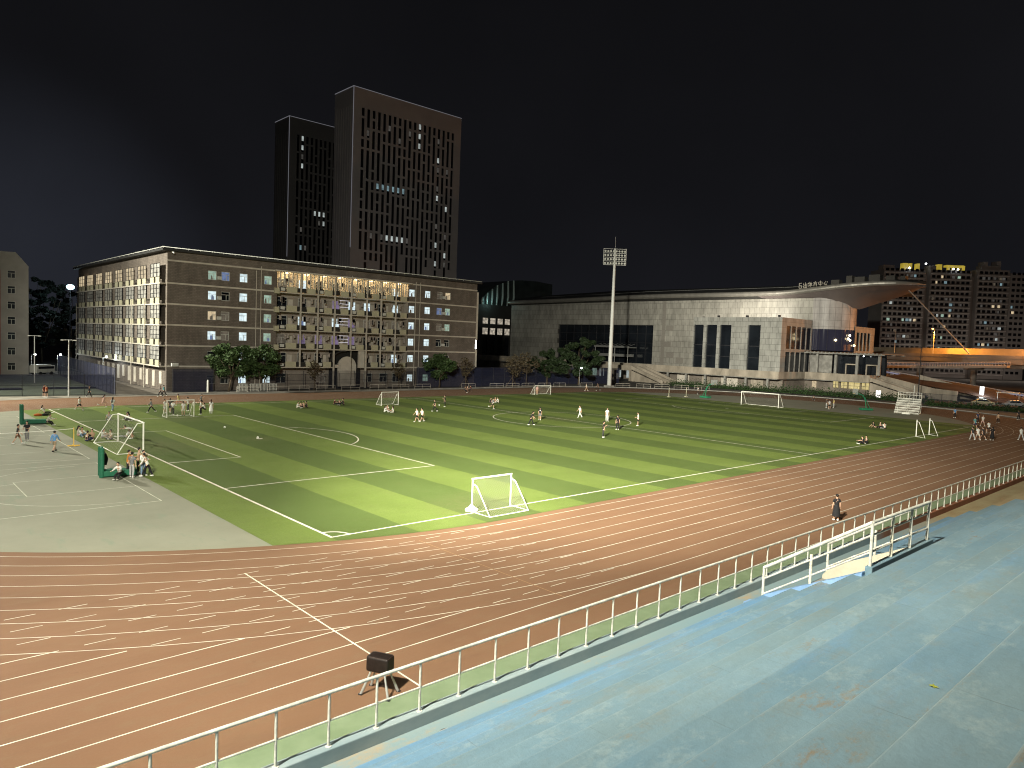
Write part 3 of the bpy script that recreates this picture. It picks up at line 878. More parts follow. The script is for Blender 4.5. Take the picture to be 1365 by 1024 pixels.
mb.build('stair', M['white'], bl, local=True)

# yellow stand with a thin cord across the court (left)
ys = thing('net_post', 'slim yellow net post on a low foot at the edge of the left court', 'net post', (-3.75, 36.6, .012))
mb = MB(); mb.tube([(0, 0, 0), (0, 0, 1.55)], .035, 8); mb.build('pole', M['yellow'], ys, local=True)
mb = MB(); mb.cbox((0, 0, .05), (.9, .12, .08)); mb.cbox((0, 0, .05), (.12, .7, .07)); mb.build('foot', M['yellow'], ys, local=True)
mb = MB(); mb.tube([(0, 0, .012 + 1.45)] + [(-1.2 * i, .12 * i, 1.45 - .018 * i * (10 - i) * .4) for i in range(1, 11)], .022, 5)
mb.build('tape', M['white'], ys, local=True)
# two slim practice posts on the verge in front of the hall
for pos, lab in (((106.26, 54.59), 'slim pale practice post on the verge, nearer the tall floodlight mast'), ((111.56, 53.98), 'slim pale practice post on the verge, nearer the right-hand goal')):
    q = thing('practice_post', lab, 'post', (*pos, .004), 0, 'practice posts on the verge')
    mb = MB(); mb.tube([(0, 0, .05), (0, 0, 1.9)], .05, 6); mb.build('pole', M['cream'], q, local=True)
    mb = MB(); mb.cbox((0, 0, .05), (.7, .4, .09)); mb.build('foot', M['cream'], q, local=True)

# small balls and bottles on the turf
def ball(pos, lab, r=.11):
    mb = MB(); mb.ball((0, 0, r), r, 12, 8); o = mb.build('football', M['white'], None, local=True); o.location = (*pos, .012)
    tag(o, lab, 'ball', 'white balls on the pitch')
ball((11.12, 42.83), 'small white ball on the dark stripe inside the left penalty area')
ball((10.89, 34.10), 'small white ball on the dark stripe near the edge of the left penalty area')
ball((48.19, 55.37), 'small white ball beside two players dressed in black')
ball((10.42, 55.22), 'small white ball at the mouth of the small goal full of players')

# ------------------------------------------------------------------ dormitory block
DX0, DX1, DY0, DY1 = 20.3, 84.9, 91.5, 152.0
ZB = [4.07, 7.45, 10.79, 14.15, 17.49, 21.12]      # pale bands (floor lines)
ZROOF = 22.9
dorm = thing('dormitory_building', 'six-storey brown dormitory with pale floor bands and rows of cream balconies', 'building', (DX0, DY0, 0))
FR = lambda u, v, w: (u, DY0 - w, v)                  # front wall (w outwards towards the pitch)
SD = lambda u, v, w: (DX0 - w, u, v)                  # left side wall
wins = []
LITS = {   # window column -> material per floor, ground floor first
    26.7: ['frame0', 'frame0', 'cool', 'warm', 'cool', 'green'], 28.9: ['frame0', 'frame0', 'dim', 'dim', 'frame0', 'blue'],
    32.0: ['cool', 'cool', 'cool', 'cool', 'cool', 'cool'], 36.35: ['cool', 'green', 'green', 'green', 'green', 'green'],
    66.95: ['cool', 'cool', 'cool', 'cool', 'cool', 'cool'], 70.9: ['green', 'cool', 'cool', 'cool', 'cool', 'cool'],
    74.0: ['frame0', 'frame0', 'frame0', 'dim', 'blue', 'dim'], 76.2: ['frame0', 'frame0', 'frame0', 'green', 'green', 'warm']}
wz = [1.15] + [z + 1.08 for z in ZB[:5]]
for x, lits in LITS.items():
    for f in range(6): wins.append((x, x + 1.42, wz[f], wz[f] + 1.5, lits[f]))
mb = MB()
BX0, BX1 = 38.7, 66.85
holes = [w[:4] for w in wins] + [(BX0, BX1, .02, 21.05)]
holed_wall(mb, FR, DX0, DX1, 0, ZROOF - .3, holes, .22)
mb.build('front_wall', M['brownwall'], dorm)
mb = MB(); mb.box(BX0, BX1, DY0 + 2.0, DY0 + 2.2, 0, 21.1)
for x in (BX0, BX1): mb.box(x - .1, x + .002, DY0 + .22, DY0 + 2.0, 0, 21.1) if x == BX1 else mb.box(x - .002, x + .1, DY0 + .22, DY0 + 2.0, 0, 21.1)
mb.build('balcony_back_wall', mat('balcony_wall', (.38, .33, .28), .8, var=.15, scale=.5), dorm)
mb = MB()
mb.quad((DX1, DY0, 0), (DX1, DY1, 0), (DX1, DY1, ZROOF - .3), (DX1, DY0, ZROOF - .3))
mb.build('right_wall', M['brownside'], dorm); mb = MB()
mb.quad((DX0, DY1, 0), (DX1, DY1, 0), (DX1, DY1, ZROOF - .3), (DX0, DY1, ZROOF - .3))
mb.build('rear_wall', M['brownside'], dorm)
# roof slab with eaves and a rail on its edge
mb = MB(); mb.box(DX0 - 1.0, DX1 + .6, DY0 - 1.0, DY1 + .6, ZROOF - .35, ZROOF); roof = mb.build('roof', M['roofdk'], dorm)
mb = MB()
mb.tube([(DX0 - .95, DY1, ZROOF + .18), (DX0 - .95, DY0 - .95, ZROOF + .18), (DX1 + .5, DY0 - .95, ZROOF + .18)], .07, 6)
for x in np.arange(DX0 - .9, DX1, 1.9): mb.tube([(x, DY0 - .95, ZROOF - .02), (x, DY0 - .95, ZROOF + .18)], .04, 5)
for y in np.arange(DY0, DY1, 3.0): mb.tube([(DX0 - .95, y, ZROOF - .02), (DX0 - .95, y, ZROOF + .18)], .04, 5)
mb.build('roof_edge_rail', M['frame'], roof)
for i, z in enumerate(ZB):
    mb = MB()
    mb.box(DX0 - .06, BX0, DY0 - .07, DY0 - .003, z - .13, z + .13)
    mb.box(BX1, DX1 + .06, DY0 - .07, DY0 - .003, z - .13, z + .13)
    mb.build_each('floor_band', M['band'], dorm)
for x in (35.75, 68.5, 69.6, 53.75, 34.9):
    mb = MB(); mb.tube([(x, DY0 - .14, .3), (x, DY0 - .14, 21.6 if x != 34.9 else 20.8)], .07, 6); mb.build('drain_pipe', M['band'], dorm)
def window(parent, F, x0, x1, z0, z1, kind, d=.12, split=.62):
    mb = MB(); t = .07
    def bar(a, b, c, e):
        v = [F(a, c, -d - .04), F(b, c, -d - .04), F(b, e, -d - .04), F(a, e, -d - .04), F(a, c, -d + .03), F(b, c, -d + .03), F(b, e, -d + .03), F(a, e, -d + .03)]
        mb.add(v, [(0, 3, 2, 1), (4, 5, 6, 7), (0, 1, 5, 4), (1, 2, 6, 5), (2, 3, 7, 6), (3, 0, 4, 7)])
    bar(x0, x0 + t, z0, z1); bar(x1 - t, x1, z0, z1); bar(x0 + t, x1 - t, z0, z0 + t); bar(x0 + t, x1 - t, z1 - t, z1)
    zm = z0 + (z1 - z0) * .66; xm = x0 + (x1 - x0) * split
    bar(x0 + t, x1 - t, zm - .03, zm + .03); bar(xm - .03, xm + .03, z0 + t, zm - .03)
    w = mb.build('window', M['frame'], parent)
    mb = MB(); mb.quad(F(x0, z0, -d - .05), F(x1, z0, -d - .05), F(x1, z1, -d - .05), F(x0, z1, -d - .05))
    mb.build('pane', M['glass'] if kind == 'frame0' else L[kind], w)
    if kind in ('cool', 'green', 'warm') and rng.random() < .7:      # curtain / clothes hung inside the pane
        mb = MB(); a = rng.uniform(.1, .5); b = a + rng.uniform(.2, .4)
        mb.quad(*[F(x0 + (x1 - x0) * q, z0 + (z1 - z0) * s, -d - .046) for q, s in ((a, .03), (b, .03), (b - .04, rng.uniform(.4, .62)), (a + .05, rng.uniform(.4, .62)))])
        mb.build('curtain', L['dim'] if rng.random() < .5 else L['blue'], w)
    return w
for x0, x1, z0, z1, kind in wins: window(dorm, FR, x0, x1, z0, z1, kind)
# air conditioners between the paired windows
for x in (28.5, 75.75):
    for f in range(1, 6):
        mb = MB(); z = wz[f] + .1; mb.box(x - .33, x + .33, DY0 - .45, DY0 - .06, z, z + .55); mb.tube([(x, DY0 - .46, z + .27), (x, DY0 - .47, z + .27)], .2, 12)
        mb.build('air_conditioner', M['frame'], dorm)
# balconies
divs = [38.95, 43.2, 46.65, 50.1, 53.55, 57.05, 60.3, 63.7, 66.85]
mb = MB()
for x in divs[1:-1]:
    z0 = 7.3 if abs(x - 53.55) < .2 else 3.9
    mb.box(x - .13, x + .13, DY0 - .25, DY0 + .05, z0 if x not in (50.1, 57.05) else .02, 21.0)
mb.build_each('balcony_column', M['band'], dorm)
mb = MB()
for z in ZB[:5]:
    if z == ZB[0]:
        for a, b in ((38.2, 50.0), (57.1, 67.3)): mb.box(a, b, DY0 - .2, DY0 + 2.0, z - .18, z)
    else: mb.box(38.2, 67.3, DY0 - .2, DY0 + 2.0, z - .18, z)
mb.box(38.2, 67.3, DY0 - .55, DY0 + 2.0, 21.06, 21.3)
mb.build_each('balcony_slab', M['band'], dorm)
top_lamps = []
backs = ['dim', 'frame0', 'purple', 'frame0', 'cool', 'dim', 'frame0', 'frame0']
ACM = mat('louvre_dark', (.035, .033, .03), .7)
TIMB = mat('faded_cloth', (.40, .35, .32), .9, var=.35, scale=3)
for li, z in enumerate(ZB[:5]):
    for bi in range(8):
        if li == 0 and bi in (3, 4): continue
        x0, x1 = divs[bi] + .14, divs[bi + 1] - .14
        w = x1 - x0
        mb = MB()                                         # louvred cage and rail
        mb.box(x0 + .02, x0 + w * .30, DY0 - .16, DY0 - .1, z + .12, z + .86)
        mb.box(x0 + w * .86, x1 - .02, DY0 - .16, DY0 - .1, z + .12, z + .86)
        for q in range(5): mb.box(x0, x1, DY0 - .2, DY0 - .165, z + .1 + .19 * q, z + .14 + .19 * q)
        b = mb.build('balcony', ACM, dorm)
        mb = MB(); mb.box(x0 + w * .33, x0 + w * .84, DY0 - .32, DY0 - .22, z - .02, z + .98); mb.build('parapet_panel', M['cream'], b)
        if bi % 2 == 0:
            mb = MB(); mb.box(x0 + w * .05, x0 + w * .24, DY0 - .42, DY0 - .21, z + .2, z + .75); mb.build('air_conditioner', M['frame'], b)
        kinds = {(3, 4): 'cool', (2, 4): 'purple', (3, 5): 'cool', (2, 3): 'cool', (1, 1): 'purple', (1, 2): 'purple', (3, 3): 'purple', (2, 1): 'cool', (3, 7): 'cool', (0, 7): 'cool', (1, 3): 'purple', (1, 4): 'purple', (2, 5): 'dim', (4, 7): 'cool', (4, 1): 'cool'}
        kind = kinds.get((li, bi), rng.choice(['frame0', 'frame0', 'dim']))
        GB = lambda u, v, q: (u, DY0 + 1.98 - q, v)
        window(b, GB, x0 + w * .12, x0 + w * .62, z + .75, z + 2.55, kind, -.06, .5)
        mb = MB(); mb.box(x0 + w * .68, x0 + w * .9, DY0 + 1.93, DY0 + 1.985, z + .02, z + 2.2); mb.build('balcony_door', M['band'], b)
        # clothes and poles hung across the balcony
        mb = MB()
        mb.tube([(x0, DY0 + .6, z + 2.55), (x1, DY0 + .6, z + 2.55)], .02, 5)
        for q in range(rng.randint(2, 5)):
            cx = x0 + w * rng.uniform(.08, .9); cw = rng.uniform(.16, .3); ln = rng.uniform(.5, 1.1)
            mb.box(cx - cw, cx + cw, DY0 + .58, DY0 + .62, z + 2.53 - ln, z + 2.53)
        mb.build('washing_line', TIMB, b)
        if li == 4:
            mb = MB()
            for q in np.arange(x0 + .2, x1 - .1, .52 if bi > 1 else .8): mb.box(q, q + rng.uniform(.16, .32), DY0 + .25, DY0 + .29, z + .95 + rng.uniform(0, .4), 21.04)
            mb.build('hanging_strip', mat('hanging_fabric', (.62, .58, .50), .8), b) if bi == 0 else mb.build('hanging_strip', bpy.data.materials['hanging_fabric'], b)
            mb = MB(); mb.box((x0 + x1) / 2 - .3, (x0 + x1) / 2 + .3, DY0 + 1.2, DY0 + 1.4, 20.94, 21.02); mb.build('ceiling_lamp', L['warmlamp'], b)
            lamp('balcony_lamp_light', ((x0 + x1) / 2, DY0 + .9, 20.7), 130, (1.0, .76, .40), .3)
        if li in (2, 3) and bi == 3 or (li == 1 and bi == 3):      # tube lights seen edge on
            mb = MB()
            for q in range(3): mb.tube([(x0 + w * .35, DY0 + .35, z + 1.35 + q * .62), (x1 - .1, DY0 + .35, z + 1.35 + q * .62)], .022, 5)
            mb.build('tube_light', emit('tube_light_glow', (.92, .9, 1.0), 1.3) if li == 1 else bpy.data.materials['tube_light_glow'], b)
# end pier of the balconies with cream blocks
for z in ZB[:5]:
    mb = MB(); mb.box(38.15, 38.98, DY0 - .5, DY0 - .004, z - .35, z + .62); mb.build('corner_block', M['cream'], dorm)
# ground floor: windows, dark entrance recess and pale arched gate
for x in (39.6, 47.5, 57.9, 61.5, 64.6):
    window(dorm, lambda u, v, q: (u, DY0 + 1.98 - q, v), x, x + 1.9, 1.0, 2.8, 'frame0' if x != 47.5 else 'dim', -.06, .5)
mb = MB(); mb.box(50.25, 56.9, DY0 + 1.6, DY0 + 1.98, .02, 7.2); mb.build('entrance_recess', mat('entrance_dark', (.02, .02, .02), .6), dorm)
mb = MB()
cx, hw = 53.6, 1.98
ar = [(cx - hw, .3), *[(cx + hw * math.cos(t), 4.1 + 1.98 * math.sin(t)) for t in np.linspace(math.pi, 0, 18)], (cx + hw, .3)]
mb.extrude_poly([(x, DY0 + .9, z) for x, z in ar], (0, .3, 0)); mb.build('arched_gate', M['band'], dorm)
mb = MB()
o2 = [(cx - 3.2 + .3, 4.0)]
ring = [(cx - .9 + 2.9 * math.cos(t), 4.0 + 3.0 * math.sin(t)) for t in np.linspace(math.pi, .45 * math.pi, 12)]
ring2 = [(cx - .9 + 3.1 * math.cos(t), 4.0 + 3.2 * math.sin(t)) for t in np.linspace(.45 * math.pi, math.pi, 12)]
mb.extrude_poly([(x, DY0 + .6, z) for x, z in ring + ring2], (0, .3, 0)); mb.build('arch_rim', M['roofdk'], dorm)
mb = MB(); mb.box(55.7, 56.95, DY0 + .2, DY0 + .6, 3.9, 7.2); mb.box(50.3, 52.0, DY0 + .5, DY0 + .8, 3.9, 4.5); mb.build_each('entrance_panel', M['band'], dorm)
mb = MB(); mb.box(84.9, 85.5, DY0 + .3, DY0 + 1.7, 8.3, 10.2); sw = mb.build('stair_window', L['white'], dorm)
mb = MB(); mb.box(84.9, 85.6, DY0 + .2, DY0 + 1.9, 4.2, 8.1); mb.box(84.9, 85.6, DY0 + .2, DY0 + 1.9, 10.3, 20.8); mb.build_each('stair_bay', M['band'], dorm)

# left side: eight bays of glazed balconies on five floors
mb = MB(); holed_wall(mb, SD, DY0, DY1, 0, ZROOF - .3, [], .1); mb.build('side_wall', M['brownside'], dorm)
for z in ZB[:5]:
    mb = MB(); mb.box(DX0 - .95, DX0 - .003, DY0 + .6, DY0 + 58, z - .18, z + .02); mb.build('floor_band', M['band'], dorm)
GL = mat('curtained_glass', (.36, .35, .33), .35, var=.35, scale=.9)
bays = np.linspace(DY0 + .8, DY0 + 58, 9)
for li, z in enumerate(ZB[:5]):
    for bi in range(8):
        y0, y1 = bays[bi] + .1, bays[bi + 1] - .1; w = y1 - y0
        mb = MB()
        for q in range(4): mb.box(DX0 - .90, DX0 - .84, y0 + w * .70, y1, z + .1 + q * .22, z + .17 + q * .22)
        mb.box(DX0 - .7, DX0 - .65, y0 + w * .72, y1 - .1, z + .15, z + .8)
        mb.box(DX0 - .65, DX0 - .60, y0 + w * .72, y1 - .1, z + .8, z + .9)
        b = mb.build('side_balcony', ACM, dorm)
        mb = MB()
        for q in range(4): mb.box(DX0 - .90, DX0 - .84, y0 + w * .29, y0 + w * .41, z + .1 + q * .22, z + .17 + q * .22)
        mb.build('louvre', ACM, b)
        mb = MB()
        for a in (0, .23, .46, .69): mb.box(DX0 - .90, DX0 - .83, y0 + w * a - .035, y0 + w * a + .035, z + 1.0, z + 3.15)
        for zz in (1.0, 1.7, 2.45, 3.15): mb.box(DX0 - .895, DX0 - .835, y0, y0 + w * .69, z + zz - .03, z + zz + .03)
        mb.build('mullions', M['dark'], b)
        mb = MB(); mb.quad((DX0 - .82, y0, z + 1), (DX0 - .82, y0 + w * .69, z + 1), (DX0 - .82, y0 + w * .69, z + 3.15), (DX0 - .82, y0, z + 3.15))
        mb.build('glazing', L['sidewarm'] if li == 4 and bi in (1, 2, 3, 4, 5, 6, 7) else GL, b)
        mb = MB(); mb.box(DX0 - .74, DX0 - .02, y0 + w * .71, y1 + .09, z + .03, z + 3.1); mb.build('pier', M['brownside'], b)
        mb = MB(); mb.box(DX0 - .93, DX0 - .8, y0 + .1, y0 + w * .28, z + .03, z + .95); mb.box(DX0 - .93, DX0 - .8, y0 + w * .42, y0 + w * .69, z + .03, z + .95); mb.build_each('parapet_panel', M['cream'], b)
for k in range(12):
    y = DY0 + 2.0 + k * 3.6
    mb = MB(); mb.box(DX0 - .14, DX0 - .004, y, y + 1.3, .5 + (.0 if k % 3 else .6), 3.1); mb.build('door_panel', M['band'], dorm)
for y in (DY0 + 8.5, DY0 + 16.0, DY0 + 57.6):
    mb = MB(); mb.tube([(DX0 - 1.0, y, .1), (DX0 - 1.0, y, 15)], .08, 6); mb.build('drain_pipe', M['band'], dorm)
mb = MB(); mb.box(DX0 + .6, DX0 + 1.6, DY0 - .8, DY0 - .3, 4.1, 4.6); mb.tube([(DX0 + .4, DY0 - 1.0, 22.4), (DX0 + .6, DY0 - 1.4, 22.2)], .12, 8); mb.build_each('wall_lamp_box', M['frame'], dorm)

# ------------------------------------------------------------------ twin office towers behind the dormitory
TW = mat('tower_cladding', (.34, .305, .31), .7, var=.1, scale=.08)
TW2 = mat('tower_cladding_shaded', (.15, .14, .14), .7, var=.1, scale=.08)  # rear tower's shade put into a darker copy of the cladding
SLIT = mat('tower_glass', (.006, .006, .008), .25, spec=.4)
def tower(name, label, x0, x1, y0, y1, top, ncol, lit, TW, depth_slit=.25, fh=3.55, seed=3, floors=17, zlow=30.0, side=True):
    rg = random.Random(seed)
    t = thing(name, label, 'tower', ((x0 + x1) / 2, (y0 + y1) / 2, 0), 0, 'office towers behind the dormitory')
    zt_ = top - 6.2
    F = lambda u, v, w: (u, y0 - w, v)
    cw = (x1 - x0 - 5.4) / ncol
    holes = []; litw = []
    for c in range(ncol):
        xa = x0 + 3.2 + c * cw; xb = xa + cw * .52
        f = 0
        while f < floors:
            n = rg.choice([1, 1, 2, 2, 3]); n = min(n, floors - f)
            z1 = zt_ - f * fh; z0 = z1 - n * fh + .75
            if z0 < zlow: break
            holes.append((xa, xb, z0, z1))
            for q in range(n):
                if (c, f + q) in lit: litw.append((xa, xb, z1 - q * fh - 1.9, z1 - q * fh - .1, lit[(c, f + q)]))
            f += n
    mb = MB(); holed_wall(mb, F, x0, x1, 0, top, holes, depth_slit)
    mb.quad((x1, y0, 0), (x1, y1, 0), (x1, y1, top), (x1, y0, top)); mb.quad((x0, y1, 0), (x0, y0, 0), (x0, y0, top), (x0, y1, top)); mb.quad((x1, y1, 0), (x0, y1, 0), (x0, y1, top), (x1, y1, top))
    mb.quad((x0, y0, top), (x1, y0, top), (x1, y1, top), (x0, y1, top))
    mb.build('facade', TW, t)
    for i, h in enumerate(holes[:99]):
        mb = MB(); mb.quad(F(h[0], h[2], -depth_slit), F(h[1], h[2], -depth_slit), F(h[1], h[3], -depth_slit), F(h[0], h[3], -depth_slit)); mb.build('window_slit', SLIT, t)
    if len(holes) > 99:
        mb = MB()
        for h in holes[99:]: mb.quad(F(h[0], h[2], -depth_slit), F(h[1], h[2], -depth_slit), F(h[1], h[3], -depth_slit), F(h[0], h[3], -depth_slit))
        tag(mb.build('window_slit', SLIT, t), kind='stuff')
    for xa, xb, za, zb, k in litw:
        mb = MB(); mb.quad(F(xa + .1, za, -depth_slit + .02), F(xb - .1, za, -depth_slit + .02), F(xb - .1, zb, -depth_slit + .02), F(xa + .1, zb, -depth_slit + .02)); mb.build('lit_window', L[k], t)
    if side:
        mb = MB()
        for y in np.arange(y0 + 1.5, y1, 1.6): mb.box(x0 - .12, x0 - .003, y, y + .5, 5, top - 6)
        mb.build('side_fins', TW, t)
    mb = MB()
    e = .09
    mb.box(x0 - e, x1 + e, y0 - e, y0 - .002, top, top + 2 * e); mb.box(x0 - 2 * e, x0 - .002, y0, y1, top, top + 2 * e); mb.box(x0 - 2 * e, x0 - .004, y0 - 2 * e, y0 - .004, 40, top)
    mb.build('edge_light_strip', L['edge'], t)
    return t
lit1 = {}
for c in range(3, 9): lit1[(c, 7)] = 'towercool'
for c, f, k in ((1, 2, 'towerdim'), (5, 1, 'towerdim'), (7, 2, 'towerdim'), (11, 0, 'towerlit'), (11, 1, 'towerlit'), (11, 2, 'towerlit'), (9, 1, 'towerdim'), (15, 1, 'towerdim'), (15, 3, 'towerlit'), (15, 4, 'towerdim'), (15, 6, 'towerdim'), (15, 7, 'towerlit'), (15, 10, 'towerdim'), (15, 12, 'towerlit'), (15, 14, 'towerlit'), (17, 4, 'towerdim'), (17, 8, 'towerlit'), (17, 11, 'towerdim'), (17, 13, 'towerlit'), (17, 14, 'towerdim'),
                (5, 12, 'towerlit'), (6, 12, 'towerlit'), (7, 12, 'towerlit'), (8, 12, 'towerlit'), (4, 12, 'towerdim'), (9, 12, 'towerdim'), (2, 12, 'towerdim')): lit1[(c, f)] = k
tower('office_tower', 'tall dark tower with a grid of narrow slit windows, the nearer of the pair', 107.1, 152.7, 185.6, 198.2, 93.1, 19, lit1, TW, fh=3.42, seed=4)
lit2 = {(1, 0): 'towerlit', (1, 1): 'towerlit', (1, 2): 'towerdim', (1, 3): 'towerlit', (4, 8): 'towerlit', (5, 8): 'towerlit', (6, 8): 'towerlit', (6, 9): 'towerlit', (5, 9): 'towerdim', (1, 12): 'towercool', (2, 12): 'towerdim', (9, 1): 'towerlit', (9, 3): 'towerlit', (9, 8): 'towerdim', (1, 10): 'towerdim', (9, 12): 'towerdim'}
lit2 = {k: v for k, v in lit2.items()}
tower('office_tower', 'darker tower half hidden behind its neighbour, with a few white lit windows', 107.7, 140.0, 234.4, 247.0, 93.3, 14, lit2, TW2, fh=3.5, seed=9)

# ------------------------------------------------------------------ apartment house at the left edge
PINK = mat('red_render', (.34, .15, .13), .85, var=.1, scale=.4)
GREY = mat('grey_render', (.42, .395, .37), .85, var=.1, scale=.4)
lb = thing('apartment_house', 'pale and red apartment house with one column of windows at the left edge', 'building', (5.0, 145.0, 0))
def rot2(u, w): # local frame: u along the visible front (towards right), w depth
    d = Vector((.993, -.118, 0)) * 1.22; nrm = Vector((.118, .993, 0))
    p = Vector((4.9, 139.0, 0)) + d * u + nrm * w
    return p
def FB(u, v, w): p = rot2(u, -w); return (p.x, p.y, v)
hs = [(.45, 1.55, .9 + 3.0 * k, 2.4 + 3.0 * k) for k in range(7)]
mb = MB(); holed_wall(mb, FB, -.4, 3.3, 0, 21.4, hs, .2)
mb.poly([FB(-.4, 21.4, 0), FB(3.3, 21.4, 0), FB(1.6, 24.0, 0), FB(-.4, 24.0, 0)])
mb.poly([FB(-14, 20.4, .0), FB(-.4, 20.4, .0), FB(-.4, 24.0, 0), FB(-14, 24.0, 0)])
mb.poly([FB(3.3, 0, 0), FB(3.3, 0, -12), FB(3.3, 21.4, -12), FB(3.3, 21.4, 0)])
mb.poly([FB(3.3, 21.4, 0), FB(3.3, 21.4, -12), FB(1.6, 24, -12), FB(1.6, 24, 0)])
mb.poly([FB(1.6, 24, 0), FB(1.6, 24, -12), FB(-14, 24, -12), FB(-14, 24, 0)])
mb.build('grey_wall', GREY, lb)
mb = MB(); mb.quad(FB(-14, 0, .02), FB(-.4, 0, .02), FB(-.4, 20.4, .02), FB(-14, 20.4, .02)); mb.build('red_wall', PINK, lb)
for a, b, c, d in hs: window(lb, FB, a, b, c, d, 'frame0', .12, .5)

# ------------------------------------------------------------------ far apartment slab on the right
ab = thing('apartment_block', 'long dark apartment block far right with scattered lit windows and yellow rooftop lights', 'building', (412, 90, 0))
A0, A1 = Vector((383.5, 117.0, 0)), Vector((440.5, 64.5, 0))
dA = (A1 - A0).normalized(); nA = Vector((-dA.y, dA.x, 0))
if nA.dot(Vector((-1, -1, 0))) < 0: nA = -nA
LA = (A1 - A0).length
def FA(u, v, w): p = A0 + dA * u + nA * w; return (p.x, p.y, v)
ABW = mat('apartment_wall', (.22, .215, .215), .85, var=.12, scale=.1)
secs = [(0, 22.0, 56.0), (24.5, 46.5, 56.5), (49.5, 66.5, 57.5), (66.8, 77.0, 56.0)]
mb = MB(); mbg = MB()
for a, b, top in secs:
    dz = 0
    mb.quad(FA(a, 0, 0), FA(b, 0, 0), FA(b, top, 0), FA(a, top, 0))
    mb.quad(FA(a, 0, -14), FA(a, 0, 0), FA(a, top, 0), FA(a, top, -14)); mb.quad(FA(b, 0, 0), FA(b, 0, -14), FA(b, top, -14), FA(b, top, 0)); mb.quad(FA(a, top, 0), FA(b, top, 0), FA(b, top, -14), FA(a, top, -14))
mb.quad(FA(0, 0, -3), FA(LA, 0, -3), FA(LA, 54, -3), FA(0, 54, -3))
mb.build('wall', ABW, ab)
bal = MB(); dk = MB()
for si, (a, b, top) in enumerate(secs):
    for f in range(19):
        z = 2 + f * 2.9
        if si < 3: bal.extrude_poly([FA(a + .4, z, .02), FA(b - .4, z, .02), FA(b - .4, z, .9), FA(a + .4, z, .9)], (0, 0, .28))
        u = a + 1.0; k = 0
        while u < b - 2.2:
            dk.quad(FA(u, z + 1.0, .03), FA(u + 1.7, z + 1.0, .03), FA(u + 1.7, z + 2.4, .03), FA(u, z + 2.4, .03)); u += 2.6
bal.build_each('balcony_ledge', mat('apartment_ledge', (.46, .45, .45), .8), ab)
tag(dk.build('dark_window', SLIT, ab), kind='stuff')
rl = random.Random(5)
spots = [(2, [(30.3, 17), (36, 17), (39, 17), (27.5, 16), (32, 16.2), (33, 13), (35.5, 13), (35.5, 12), (35.5, 11), (35.5, 10), (26, 13), (41, 12), (31.5, 10), (40, 10), (29, 10), (33, 8.9), (31.5, 8), (32, 6), (31, 4)]),
         (3, [(52, 17), (55, 17), (58, 17), (61, 17), (62.5, 17.2), (58, 16), (61.5, 16), (58, 13), (62, 13), (52, 12), (58, 12), (61, 12), (61, 11), (52, 9), (54.5, 9), (58, 9), (56, 8), (59, 8), (62, 8), (60.5, 7), (61, 6), (52, 5), (54, 5), (57, 5), (60, 3)]),
         (1, [(12, 17), (14, 17), (16, 17), (13, 12), (15, 11), (4, 12), (3, 9.2), (11, 9.5), (13, 9.5), (15, 9.5), (17, 9.5), (5, 8.2), (7, 7), (9, 6), (4, 6), (12, 6.5), (14, 6), (8, 5), (12, 3)]),
         (4, [(68.5, 11), (68, 12), (68.5, 3)])]
for _, lst in spots:
    for u, f in lst:
        k = rl.choice(['towerlit', 'towerdim', 'towerdim', 'towercool', 'warm', 'dim', 'green']) ; z = 2 + int(f) * 2.9
        w = rl.uniform(.9, 1.7)
        mb = MB(); mb.quad(FA(u, z + .9, .05), FA(u + w, z + .9, .05), FA(u + w, z + 2.3, .05), FA(u, z + 2.3, .05)); mb.build('lit_window', L[k], ab)
mb = MB()
for a, b, z in ((10.5, 13, 57.5), (14, 15.2, 57.5), (18, 19.2, 57.5), (29, 31, 57.5), (33.5, 42.5, 59.5)): 
    mb.extrude_poly([FA(a, z - 1.2, -1), FA(b, z - 1.2, -1), FA(b, z - 1.2, -4), FA(a, z - 1.2, -4)], (0, 0, 3.2 if b - a < 5 else 1.0))
for a in (34, 36.5, 39.5, 42): mb.extrude_poly([FA(a, 56.6, -.5), FA(a + .8, 56.6, -.5), FA(a + .8, 56.6, -2), FA(a, 56.6, -2)], (0, 0, 2.5))
mb.build_each('rooftop_pavilion', L['roofy'], ab)
mb = MB()
for u, z in ((21.5, 59.3), (13, 56.9), (36, 57.1), (38.5, 57.1)): mb.ball(FA(u, z, .6), .45, 8, 6)
mb.build_each('roof_lamp', L['white'], ab)
mb = MB()
for a, b, z in ((52, 62, 57.5), (60, 62, 60), (53, 55, 59.5), (0, 6, 56), (24.5, 28, 56.5)): mb.extrude_poly([FA(a, z, -1), FA(b, z, -1), FA(b, z, -6), FA(a, z, -6)], (0, 0, 2.2))
mb.build_each('roof_house', ABW, ab)

